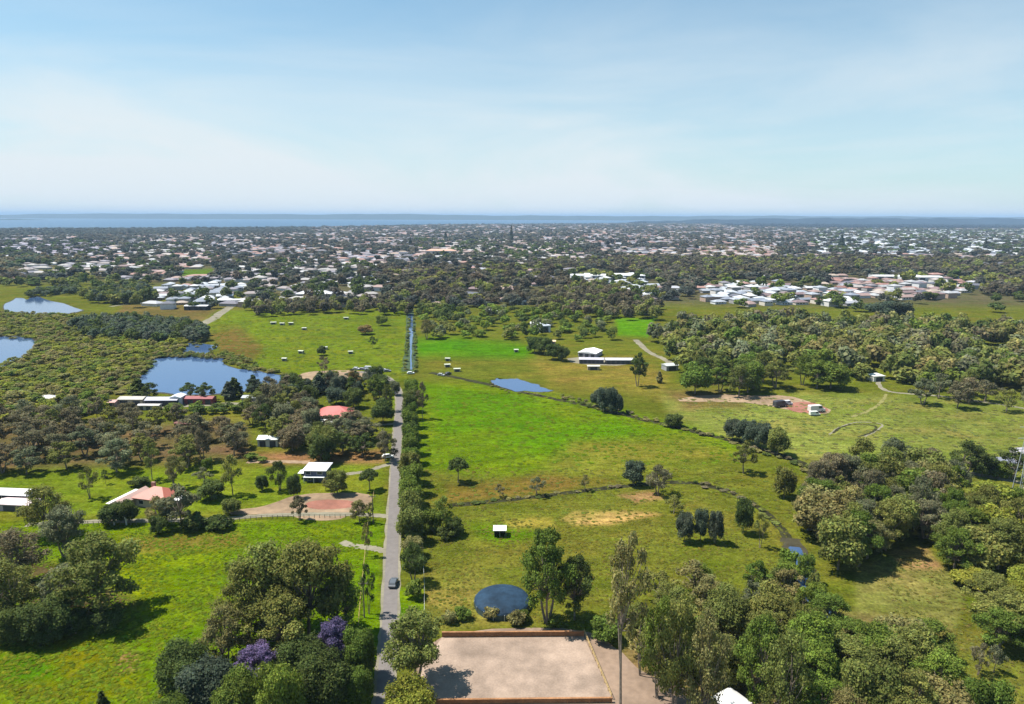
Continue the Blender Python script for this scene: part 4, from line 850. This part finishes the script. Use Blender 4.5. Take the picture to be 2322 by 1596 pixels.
sheet('arena_surround', smooth_poly([(905, 1560), (940, 1520), (990, 1430), (1330, 1420), (1400, 1470), (1470, 1540), (1760, 1620), (1900, 1800), (1500, 1900), (900, 1850), (895, 1650)], 2, 3), mat('arena_dirt', (.24, .17, .12), .95, .1, noise=[(.12, .75, 1.12), (.8, .85, 1.1)]), .03, 'bare pinkish earth around the arena')
sheet('far_yard', smooth_poly([(1280, 808), (1440, 812), (1430, 830), (1300, 826)], 1, 1), M['gravel'], .033, 'pale yard of the white stables')
def ring(name, c, rx, ry, width, material, z, label, a0=0, a1=6.283):
    ribbon(name, [(c[0] + rx * math.cos(a0 + (a1 - a0) * i / 24), c[1] + ry * math.sin(a0 + (a1 - a0) * i / 24)) for i in range(25)], width, material, z, label, .1)
ribbon('riding_track', [(1888, 982), (1905, 968), (1935, 961), (1975, 963), (1990, 969), (1975, 982), (1945, 990)], 1.1, drain_m, .036, 'faint dark riding track looping in the right paddock', .2)
ribbon('riding_track', [(1880, 985), (1900, 968), (1940, 956), (1985, 958), (2005, 963), (1985, 978), (1960, 990)], .8, M['gravel'], .035, 'pale outer edge of the riding track', .2)

# ------------------------------------------------------------------ arena
c0, c1, c2, c3 = at(1392, 1440), at(1826, 1432) if False else at(1320, 1443), at(1378, 1578), at(990, 1583)
ARL = at(1003, 1444)
sheet('arena_sand', [(1003, 1443), (1322, 1441), (1385, 1580), (965, 1584), (950, 1520), (985, 1470)], M['sand'], .055, 'pale raked sand of the riding arena')
def board_wall(name, pa, pb, h, label, th=.16, n=4, posts=8):
    d = (pb - pa); Lw = d.length; r = empty(name, pa, math.atan2(d.y, d.x)); tag(r, label, 'retaining wall')
    for i in range(n): MB().box(-.1, Lw + .1, -th / 2 - (i % 2) * .012, th / 2, i * h / n + .02, (i + 1) * h / n - .015).build('plank', M['timber'], r)
    for i in range(posts + 1): x = Lw * i / posts; MB().box(x - .09, x + .09, -th / 2 - .12, -th / 2 - .015, 0, h + .04).build('post', M['timber'], r)
    MB().box(-.15, Lw + .15, -th / 2 - .16, th / 2 + .1, h + .045, h + .12).build('capping', M['timber'], r)
    return r
board_wall('timber_wall', ARL, at(1322, 1442), 1.15, 'brown timber board wall along the far side of the arena')
board_wall('timber_wall', at(985, 1596), at(1386, 1592), .95, 'brown timber board wall along the near side of the arena')
def rail_fence(name, pts, h, n, material, label, rails=2, r=.05, wire=False, cat='fence', sag=0):
    P_ = [at(*p) if not isinstance(p, Vector) else p for p in pts]; rt = empty(name, P_[0]); tag(rt, label, cat); ds = [0]
    for a, b in zip(P_[:-1], P_[1:]): ds.append(ds[-1] + (b - a).length)
    q = []
    for i in range(n + 1):
        s = ds[-1] * i / n; j = max(k for k in range(len(ds)) if ds[k] <= s + 1e-6); j = min(j, len(P_) - 2); q.append(P_[j].lerp(P_[j + 1], (s - ds[j]) / max(1e-6, ds[j + 1] - ds[j])) - P_[0])
    for p in q: MB().tube((p.x, p.y, -.1), (p.x, p.y, h), r, r * .9, 5).build('post', material, rt)
    m = MB()
    for k in range(rails):
        z = h * (.94 - .42 * k)
        for a, b in zip(q[:-1], q[1:]): m.tube((a.x, a.y, z), (b.x, b.y, z), r * (.35 if wire else .7), None, 4)
    m.build('wire' if wire else 'rail', material, rt); return rt
rail_fence('rail_fence', [(1324, 1438), (1350, 1500), (1386, 1585)], 1.25, 9, M['timber_light'], 'yellowish rail fence down the right side of the arena', 2, .085)
rail_fence('wire_fence', [(962, 1420), (962, 1380), (962, 1330), (960, 1290), (958, 1240)], 1.3, 16, M['white'], 'pale post and wire fence on the right verge of the road', 3, .045, True)
rail_fence('wire_fence', [(812, 1420), (818, 1350), (824, 1290), (828, 1252)], 1.2, 14, M['timber_light'], 'pale post and wire fence on the left verge of the road near the driveway', 3, .06, True)
rail_fence('wire_fence', [(828, 1236), (832, 1200), (842, 1150), (848, 1118)], 1.2, 12, M['timber_light'], 'pale post and wire fence between the two driveways left of the road', 3, .06, True)
rail_fence('rail_fence', [(100, 1192), (200, 1190), (330, 1189), (480, 1187), (600, 1176), (700, 1174), (830, 1174)], 1.2, 60, M['gravel'], 'grey rail fence along the front of the farmhouse and the earth yard', 2, .08)
rail_fence('rail_fence', [(1560, 870), (1640, 878), (1700, 876)], 1.2, 10, M['timber_light'], 'short rail fence in front of the large wood', 2, .07)
# round tank
tp = at(1138, 1372); tk = empty('water_tank', tp); tag(tk, 'large round tank with a dark blue domed cover in the paddock behind the arena', 'water tank')
def ringmesh(r0, r1, z0, z1, k=64):
    m = MB()
    for i in range(k):
        a, b = 2 * math.pi * i / k, 2 * math.pi * (i + 1) / k; pt = lambda r, t, z: (r * math.cos(t), r * math.sin(t), z)
        m.poly([pt(r1, a, z0), pt(r1, b, z0), pt(r1, b, z1), pt(r1, a, z1)]); m.poly([pt(r1, a, z1), pt(r1, b, z1), pt(r0, b, z1), pt(r0, a, z1)]); m.poly([pt(r0, a, z1), pt(r0, b, z1), pt(r0, b, z0), pt(r0, a, z0)])
    return m
TR = 6.5; M['tankwall'] = mat('tank_wall', (.05, .075, .075), .6, .3, noise=[(.8, .7, 1.3)])
ringmesh(TR - .12, TR, 0, 1.5).build('tank_wall', M['tankwall'], tk)
M['cover'] = mat('tank_cover', (.016, .036, .062), .75, .15, noise=[(.18, .55, 1.5), (.9, .8, 1.2)], bump=(.8, .5, .25))
m = MB(); K = 48; RN = 7
m.v.append((0, 0, 3.0)); 
for j in range(1, RN + 1):
    a_ = j / RN * math.pi / 2 * .94; rr_ = (TR + .06) * math.sin(a_) / math.sin(math.pi / 2 * .94); zz_ = 1.45 + 1.55 * (math.cos(a_) - math.cos(math.pi / 2 * .94)) / (1 - math.cos(math.pi / 2 * .94))
    m.v += [(rr_ * math.cos(2 * math.pi * i / K), rr_ * math.sin(2 * math.pi * i / K), zz_) for i in range(K)]
for i in range(K):
    m.f.append((0, 1 + i, 1 + (i + 1) % K))
    for j in range(RN - 1): o_ = 1 + j * K; m.f.append((o_ + i, o_ + K + i, o_ + K + (i + 1) % K, o_ + (i + 1) % K))
m.build('cover', M['cover'], tk)
for i in range(16):
    a = i * math.pi / 8 + .1; MB().box(-.07, .07, -.07, .07, 0, 1.5).build('brace', M['metal'], tk, loc=((TR + .09) * math.cos(a), (TR + .09) * math.sin(a), 0))

# ------------------------------------------------------------------ buildings near
def windows(r, specs):  # (x0,x1,y,z0,z1) on a wall facing -y
    for x0, x1, y, z0, z1 in specs:
        f = MB().box(x0 - .08, x1 + .08, y - .07, y - .005, z0 - .08, z1 + .08).build('window', M['white'], r)
        MB().box(x0, x1, y - .10, y - .073, z0, z1).build('pane', M['glass'], f)
def bld(name, px, rz, label, cat='house', group=None, s=1.0):
    r = empty(name, at(*px), rz); r.scale = (s, s, s); tag(r, label, cat, group); return r
r = bld('house', (758, 950), .12, 'house with a pink-red hipped roof among dark trees left of the road')
MB().box(-7.5, 7.5, -5, 5, 0, 3).build('wall', M['wall'], r, (.55, .5, .48)); MB().hip(-7.5, 7.5, -5, 5, 3.15, 3.0, .8).hip(1, 6.5, -8, -1, 3.13, 1.9, .5).build('roof', M['roof'], r, (.52, .13, .11)); MB().box(1, 6.5, -8, -5, 0, 3).build('porch_wall', M['wall'], r, (.5, .48, .48))
windows(r, [(-6, -4, -5, 1, 2.2), (-3, -1.2, -5, 1, 2.2), (2.5, 5, -8, .6, 2.3)])
r = bld('house', (721, 1083), -.02, 'small two-storey house with a white roof and dark blue walls')
MB().box(-3.7, 3.7, -3.6, 3.6, 0, 4.0).build('wall', M['wall'], r, (.09, .105, .16)); MB().hip(-3.7, 3.7, -3.6, 3.6, 4.15, 1.5, .55).build('roof', M['roof'], r, (.82, .80, .80))
MB().box(-3.6, 3.6, -5.0, -3.6, 1.9, 2.05).build('veranda_floor', M['white'], r)
for x in (-3.4, 0, 3.4): MB().box(x - .08, x + .08, -4.95, -4.8, 0, 1.9).build('veranda_post', M['white'], r)
windows(r, [(-3, -1.4, -3.6, 2.6, 3.6), (.9, 2.6, -3.6, 2.6, 3.6), (-2.6, -1.4, -3.6, .5, 1.6)])
f = MB().box(.3, 1.3, -3.68, -3.59, 0, 1.85).build('door', M['dark'], r); MB().box(1.12, 1.2, -3.73, -3.685, .9, 1.0).build('handle', M['metal'], f)
r = bld('carport', (689, 1082), 0, 'tiny carport with a pale roof left of the white-roofed house', 'carport')
MB().box(-1.6, 1.6, -1.8, 1.8, 2.0, 2.12).build('roof', M['roof'], r, (.7, .7, .66))
for x in (-1.45, 1.45):
    for y in (-1.65, 1.65): MB().box(x - .06, x + .06, y - .06, y + .06, 0, 2.0).build('post', M['metal'], r)
MB().box(-1.5, 1.5, 1.66, 1.72, 0, 1.99).build('back_wall', M['dark'], r)
r = bld('farmhouse', (362, 1140), -.25, 'farmhouse with a rusty red roof and a long pale wing at the left')
MB().box(-5.5, 5.5, -4, 4, 0, 2.9).build('wall', M['wall'], r, (.5, .42, .36)); MB().hip(-5.5, 5.5, -4, 4, 3.05, 2.5, .8).build('roof', M['roof'], r, (.36, .11, .07))
w2 = MB().box(-9.5, -5.6, -9, 2.6, 0, 2.5).build('wing_wall', M['wall'], r, (.42, .3, .24)); MB().hip(-9.5, -5.7, -9, 2.6, 2.62, 1.2, .4, gable=True).build('wing_roof', M['roof'], r, (.50, .34, .28))
MB().box(-11.6, -9.95, -9.2, 2.8, 2.3, 2.4).build('awning', M['roof'], r, (.78, .76, .72)); MB().box(5.6, 9, -2, 2, 2.5, 2.62).build('patio_roof', M['roof'], r, (.78, .77, .72))
MB().box(-4, -2.7, 1.5, 2.2, 4.3, 6.0).build('chimney', M['wall'], r, (.3, .18, .14))
windows(r, [(-4, -2.4, -4, 1, 2.2), (2.2, 4, -4, 1, 2.2)])
def shed(px, w_, d_, h_, roof, wall, label, rz=0., rise=1.0, doors=1, name='shed', cat='shed', open_=False, gable=True):
    r = bld(name, px, rz, label, cat)
    if open_: MB().box(-w_/2, w_/2, d_/2 - .12, d_/2, 0, h_).box(-w_/2, -w_/2 + .12, -d_/2, d_/2 - .125, 0, h_).box(w_/2 - .12, w_/2, -d_/2, d_/2 - .125, 0, h_).build('wall', M['wall'], r, wall)
    else: MB().box(-w_/2, w_/2, -d_/2, d_/2, 0, h_).build('wall', M['wall'], r, wall)
    MB().hip(-w_/2, w_/2, -d_/2, d_/2, h_ + .12, rise, .3, .1, gable).build('roof', M['roof'], r, roof)
    if not open_:
        for i in range(doors):
            x = -w_/2 + w_ * (i + .5) / doors; f = MB().box(x - w_/doors*.3, x + w_/doors*.3, -d_/2 - .05, -d_/2 - .003, .02, h_*.82).build('door', M['dark'], r)
    else:
        for x in ((-w_/2 + .06, 0, w_/2 - .06) if w_ > 5 else (0,)): MB().box(x - .05, x + .05, -d_/2 - .012, -d_/2 + .11, 0, h_).build('post', M['metal'], r)
    return r
shed((1133, 1213), 3.2, 3.0, 2.1, (.82, .82, .76), (.10, .12, .10), 'small white-roofed field shelter alone in the paddock right of the road', 0, .35, name='field_shelter', cat='shelter', open_=True)
shed((20, 1135), 18, 5, 3, (.78, .77, .76), (.06, .05, .08), 'long white-roofed open shed at the left edge', -.08, 1, name='shed', open_=True)
shed((45, 1152), 11, 5, 2.2, (.62, .5, .5), (.4, .33, .34), 'low pinkish shed in front of the long white one at the left edge', -.1, .7)
shed((372, 918), 15, 6, 3.0, (.42, .42, .47), (.06, .06, .09), 'grey shed with dark openings in the long yard below the lake', .03, 1, 4)
shed((303, 915), 12, 6, 2.8, (.44, .41, .35), (.4, .35, .28), 'cream shed at the left of the long yard below the lake', 0, .8, 2)
shed((405, 916), 5, 6, 4.0, (.7, .72, .75), (.62, .66, .7), 'tall pale blue-white shed in the long yard below the lake', 0, .8, 1)
shed((447, 914), 17, 5, 2.8, (.30, .09, .09), (.22, .06, .06), 'long dark red shed below the lake', 0, .8, 4)
shed((233, 920), 14, 5, 2.2, (.5, .3, .25), (.4, .28, .22), 'low reddish shed at the far left of the long yard', .05, .6, 2)
shed((340, 928), 10, 3, 2.2, (.48, .45, .42), (.4, .36, .32), 'low pale shed at the near edge of the long yard', 0, .4, 3)
shed((433, 972), 12, 4, 2.8, (.16, .035, .025), (.12, .04, .03), 'dark maroon open shed above the brown wood', 0, .8, 2)
shed((105, 915), 9, 5, 2.8, (.55, .52, .5), (.4, .3, .28), 'pale roofed cottage half hidden in the marsh scrub', .3, 1.4, 1, name='cottage', cat='house', gable=False)
shed((612, 1008), 8, 5, 2.9, (.62, .66, .62), (.5, .5, .46), 'white-walled cottage between trees left of the white-roofed house', 0, 1, 2, name='cottage', cat='house')
shed((690, 972), 12, 5, 2.4, (.72, .70, .64), (.4, .36, .3), 'long low pale roof in the wood near the red-roofed house', 0, .5, 2)
shed((735, 968), 7, 5, 2.6, (.6, .58, .5), (.4, .38, .3), 'small cream roof below the red-roofed house', .2, .8, 1)
shed((585, 911), 14, 5, 2.6, (.42, .44, .42), (.2, .2, .2), 'grey shed in the trees right of the long red shed', 0, .7, 2)
shed((672, 925), 10, 5, 2.6, (.62, .62, .56), (.3, .28, .25), 'thin white roof among trees left of the red-roofed house', 0, .6, 2)
shed((1338, 806), 12, 14, 2.8, (.86, .86, .84), (.35, .33, .36), 'big white-roofed stable block in the far paddock', -.45, 1.3, 3, name='stable', cat='stable')
shed((1340, 823), 15, 5, 2.6, (.48, .46, .50), (.10, .09, .12), 'long low stable with dark stalls in front of the big white roof', -.05, .9, 6, name='stable', cat='stable')
shed((1405, 824), 18, 5, 2.6, (.62, .62, .62), (.11, .10, .10), 'long white-roofed stable at the right of the stable yard', 0, .9, 6, name='stable', cat='stable')
shed((1345, 838), 7, 3, 2.3, (.6, .57, .48), (.3, .25, .18), 'small cream shelter below the stables', 0, .4, 1)
shed((1243, 782), 10, 4, 2.8, (.72, .56, .34), (.35, .25, .18), 'yellowish-roofed shed left of the stables', 0, .7, 2)
shed((1232, 752), 9, 8, 5.5, (.62, .66, .72), (.5, .52, .56), 'two-storey white and blue house among the garden trees', .3, 1.6, 1, name='house', cat='house', gable=False)
shed((1213, 741), 8, 6, 3, (.7, .7, .68), (.5, .5, .5), 'small white house left of the two-storey one', 0, 1.2, 1, name='house', cat='house')
shed((1120, 712), 17, 8, 3.4, (.62, .62, .6), (.45, .45, .4), 'wide pale-roofed house behind the garden trees', 0, 1.5, 3, name='house', cat='house', gable=False)
shed((1190, 690), 17, 9, 3.4, (.7, .7, .66), (.5, .5, .45), 'wide white-roofed house left of the bright green far field', 0, 1.6, 3, name='house', cat='house', gable=False)
shed((2244, 812), 10, 9, 3.2, (.78, .74, .72), (.5, .48, .45), 'white-roofed house inside the large wood at the right', .3, 2.0, 2, name='house', cat='house', gable=False)
shed((1984, 862), 7, 6, 3, (.66, .66, .6), (.55, .55, .5), 'small white house by the bend of the pale lane', .2, 1.2, 1, name='house', cat='house', gable=False)
shed((1518, 838), 8, 6, 3, (.5, .52, .5), (.3, .3, .3), 'grey-roofed shed at the corner of the large wood', .3, 1.0, 1)
shed((2262, 1062), 9, 6, 3, (.22, .23, .27), (.2, .2, .22), 'dark grey-roofed shed beside the bright tree at the right edge', .15, 1.2, 2)
shed((2322, 1046), 8, 6, 4, (.35, .33, .35), (.42, .38, .36), 'grey house cut by the right edge', .1, 1.6, 1, name='house', cat='house', gable=False)
shed((530, 688), 30, 10, 4, (.75, .75, .76), (.05, .05, .06), 'pale warehouse with a dark front at the near edge of the white estate', .1, .8, 5, name='warehouse', cat='warehouse')
shed((448, 702), 22, 9, 4, (.80, .80, .82), (.04, .04, .05), 'white-roofed pavilion with a dark front at the near corner of the white estate', 0, .6, 4, name='warehouse', cat='warehouse')
shed((862, 648), 36, 12, 6, (.8, .8, .82), (.5, .48, .46), 'large white-roofed building beside the far street', 0, 1, 4, name='hall', cat='hall')
shed((715, 675), 40, 16, 5, (.6, .6, .62), (.4, .4, .4), 'broad grey-roofed building behind the tree line', .05, 3, 4, name='hall', cat='hall', gable=False)
shed((735, 692), 22, 12, 6, (.66, .66, .6), (.62, .6, .52), 'cream two-storey house in front of the tree line', 0, 2, 4, name='house', cat='house', gable=False)
shed((1000, 580), 70, 26, 12, (.6, .36, .26), (.7, .62, .55), 'long orange-roofed building on the suburban rise', 0, 4, 5, name='hall', cat='hall', gable=False)
for k, (x, y, w_) in enumerate([(2030, 636, 70), (2080, 638, 60), (1340, 634, 60), (1385, 632, 80), (1420, 634, 50)]):
    shed((x, y), w_, 22, 7, (.84, .84, .82), (.5, .5, .5), ['large white warehouse at the top of the red-roofed estate, left one', 'large white warehouse at the top of the red-roofed estate, right one', 'leftmost white warehouse in front of the central woods', 'widest white warehouse in front of the central woods', 'rightmost white warehouse in front of the central woods'][k], 0, 1.2, 5, name='warehouse', cat='warehouse')
# white gable tent at bottom edge
r = bld('tent', (1656, 1614), .55, 'white pitched tent roof at the bottom edge under the bush', 'tent')
zz = 2.6; apex = (0, 0, zz + 1.7); cs = [(-2.6, -2.6, zz), (2.6, -2.6, zz), (2.6, 2.6, zz), (-2.6, 2.6, zz)]
m = MB()
for i in range(4): m.poly([cs[i], cs[(i + 1) % 4], apex]); a_, b_ = cs[i], cs[(i + 1) % 4]; m.poly([(a_[0], a_[1], zz - .35), (b_[0], b_[1], zz - .35), b_, a_])
m.build('canopy', M['white'], r)
for x, y in ((-2.55, -2.55), (2.55, -2.55), (2.55, 2.55), (-2.55, 2.55)): MB().tube((x, y, 0), (x, y, 2.25), .05).build('pole', M['metal'], r)
# white garden gate arch near farmhouse
r = bld('garden_arch', (273, 1190), 0, 'white arched garden gateway in front of the farmhouse', 'arch')
m = MB(); prev = None
for i in range(13):
    a = math.pi * i / 12; p = (math.cos(a) * 1.8, 0, 1.6 + math.sin(a) * 1.4)
    if prev: m.tube(prev, p, .22, None, 6)
    prev = p
m.build('arch_top', M['white'], r)
for x in (-1.8, 1.8): MB().tube((x, 0, 0), (x, 0, 1.6), .22).build('pillar', M['white'], r)
# small field shelters
for k, (x, y, w_, lb) in enumerate([(683, 801, 3.2, 'small white shelter left of the thin tree in the far field'), (795, 802, 2.8, 'small white shelter alone in the middle of the far field'), (645, 818, 2.6, 'small white shelter near the lake end of the far field'),
     (690, 748, 3.2, 'small white shelter at the left of the far field'), (620, 735, 4.5, 'longest white shelter of the line at the top left of the far field'), (640, 737, 3.5, 'middle white shelter of the line at the top left of the far field'), (660, 736, 3.5, 'right white shelter of the line at the top left of the far field'),
     (735, 792, 4.5, 'pale shelter beside a dark tree in the far field'), (785, 724, 4, 'pale shelter in the upper far field'), (828, 745, 4, 'pale shelter beside the brown shrubby tree'), (1170, 798, 2.6, 'tiny white shelter in the vivid green strip'),
     (1015, 818, 2.8, 'pale shelter above the dark machinery right of the channel'), (1014, 832, 3.2, 'pale shelter in the middle of the cluster right of the channel'), (1036, 842, 3.6, 'yellowish shelter at the right of the cluster right of the channel')]):
    shed((x, y), w_, 2.2, 1.7, (.50, .52, .40), (.3, .3, .2), lb, random.uniform(-.3, .3), .3, 1, name='field_shelter', cat='shelter')
# ------------------------------------------------------------------ vehicles
def car(px, rz, color, label, van=False, s=1.0):
    r = bld('car' if not van else 'van', px, rz, label, 'car' if not van else 'van', s=s); r.location.z = .05
    prof = [(-2.1, .35), (-2.15, .8), (-1.9, .95), (-1.5, 1.42), (.55, 1.45), (1.15, .98), (2.0, .85), (2.15, .55), (2.1, .35)] if not van else [(-2.4, .4), (-2.45, 1.9), (-2.3, 2.1), (1.2, 2.1), (1.8, 1.2), (2.4, 1.05), (2.45, .4)]
    m = MB(); y = .86; n = len(prof); top = [(x, (-y if abs(z) < 1.2 else -y * .86), z) for x, z in prof]; bot = [(x, -yy_, z) for x, yy_, z in top]
    m.poly(top[::-1]); m.poly(bot)
    for i in range(n): a, b = top[i], top[(i + 1) % n]; c_, d_ = bot[(i + 1) % n], bot[i]; m.poly([a, b, c_, d_])
    m.build('body', M['paint'], r, color)
    z0, z1 = (.98, 1.36) if not van else (1.3, 1.9); xs0, xs1 = (-1.35, .6) if not van else (.2, 1.2)
    for sgn in (-1, 1): MB().box(xs0, xs1, sgn * .88 - .02, sgn * .88 + .02, z0, z1).build('side_window', M['glass'], r)
    MB().poly([(1.12, -.68, 1.02), (1.12, .68, 1.02), (.63, .66, 1.44), (.63, -.66, 1.44)]).build('windscreen', M['glass'], r, loc=(.06, 0, .03) if not van else (.55, 0, .3))
    for x in (-1.35, 1.35):
        for yy_ in (-.82, .82): wh = MB().tube((x, yy_ - .1, .33), (x, yy_ + .1, .33), .33, None, 12).build('wheel', M['tyre'], r); MB().tube((x, yy_ - .115, .33), (x, yy_ + .115, .33), .18, None, 8).build('rim', M['metal'], wh)
    for yy_ in (-.6, .6): MB().box(2.1, 2.18, yy_ - .16, yy_ + .16, .6, .75).build('headlight', M['lamp'], r)
    return r
car((892, 1326), 1.54, (.10, .11, .12), 'dark car driving on the straight road')
car((879, 1038), .1, (.75, .75, .72), 'white car parked beside the road at the wood corner')
car((931, 848), .15, (.72, .74, .72), 'white car parked at the foot of the water channel')
car((1000, 852), -.4, (.42, .42, .4), 'silver car parked right of the water channel'); car((1016, 849), .9, (.05, .05, .05), 'black car parked beside the silver one')
car((1768, 922), .4, (.05, .05, .06), 'dark truck in the churned earth yard', van=True, s=1.5); car((1783, 918), .1, (.7, .7, .7), 'white van in the churned earth yard', van=True, s=1.1)
car((1850, 934), .2, (.66, .6, .56), 'long pale trailer van right of the red earth', van=True, s=1.6); car((1846, 942), .1, (.74, .73, .66), 'small white van nearest the paddock below the trucks', van=True)
for k, (x, y, c) in enumerate([(808, 838, (.6, .6, .6)), (822, 839, (.3, .3, .33)), (836, 838, (.68, .68, .66)), (850, 840, (.12, .12, .14)), (866, 840, (.5, .5, .52)), (878, 843, (.2, .2, .23))]):
    car((x, y), random.uniform(-.3, .3), c, 'row of cars at the road end: ' + ['leftmost pale grey car', 'second car, mid grey', 'third car, white', 'fourth car, black', 'fifth car, silver', 'last car, charcoal'][k], van=k in (2,))
# ------------------------------------------------------------------ poles and pylon
def pole(px, h, label):
    r = bld('power_pole', px, .05, label, 'power pole'); MB().tube((0, 0, 0), (0, 0, h), .17, .11, 8).build('shaft', M['bark'], r); MB().box(-1.1, 1.1, -.06, .06, h - .6, h - .45).build('crossarm', M['bark'], r)
    for x in (-.95, -.3, .95): MB().tube((x, 0, h - .44), (x, 0, h - .25), .05, .03, 6).build('insulator', M['lamp'], r)
    return r
pole((846, 1186), 9, 'timber power pole beside the driveway entrance left of the road'); pole((826, 1400), 9, 'timber power pole on the left verge opposite the parked car'); pole((868, 1020), 9, 'timber power pole near the wood corner left of the road')
tp_, th_, _ = dims(2305, 1165, 955, 10); r = empty('pylon', (tp_.x, tp_.y, 0)); tag(r, 'thin grey lattice power pylon at the right edge', 'pylon')
m = MB(); hh = th_; W0 = 1.9
for k in range(4):
    sx_, sy_ = ((-1, -1), (1, -1), (1, 1), (-1, 1))[k]; m.tube((sx_ * W0, sy_ * W0, 0), (sx_ * .4, sy_ * .4, hh), .12, .08, 4)
for i in range(10):
    z0, z1 = hh * i / 10, hh * (i + 1) / 10; a0 = W0 + (.4 - W0) * i / 10; a1 = W0 + (.4 - W0) * (i + 1) / 10
    for k in range(4):
        c_ = ((-1, -1), (1, -1), (1, 1), (-1, 1)); p, q_ = c_[k], c_[(k + 1) % 4]; m.tube((p[0] * a0, p[1] * a0, z0), (q_[0] * a1, q_[1] * a1, z1), .06, None, 3)
m.build('tower', M['metal'], r)
for f in (.72, .84, .96): MB().tube((-3.2, 0, hh * f), (3.2, 0, hh * f), .1, None, 4).build('crossarm', M['metal'], r)
# tall dark pines sticking out of the suburbs
for px, yb, yt, lb in ((1598/1.3787, 548, 512, 'tall dark pine in the far centre of the suburbs'), (930, 560, 538, 'tall dark pine above the orange-roofed building'), (2232, 568, 540, 'tall thin dark pine at the far right of the suburbs'), (1906, 566, 532, 'broad dark pine in the far right suburbs'), (1010, 545, 526, 'dark pine right of the orange-roofed building')):
    p, h, wd = dims(px, yb, yt, 9 if 'broad' not in lb else 16); tree_m(p, h, wd, 'sheoak', 'bl', lb)
place_labels()
# ------------------------------------------------------------------ haze
hz = MB().box(-115000, 115000, -3000, 95000, -6, 215).build('haze', bpy.data.materials.new('haze_air')); tag(hz, 'thin pale blue air', 'haze', kind='stuff')
hm = hz.data.materials[0]; hm.use_nodes = True; t = hm.node_tree; t.nodes.clear(); pv = N(t, 'ShaderNodeVolumePrincipled'); pv.inputs['Color'].default_value = (.48, .69, .94, 1); pv.inputs['Density'].default_value = 5.5e-5
pv.inputs['Anisotropy'].default_value = 0; ou = N(t, 'ShaderNodeOutputMaterial'); t.links.new(pv.outputs[0], ou.inputs['Volume'])
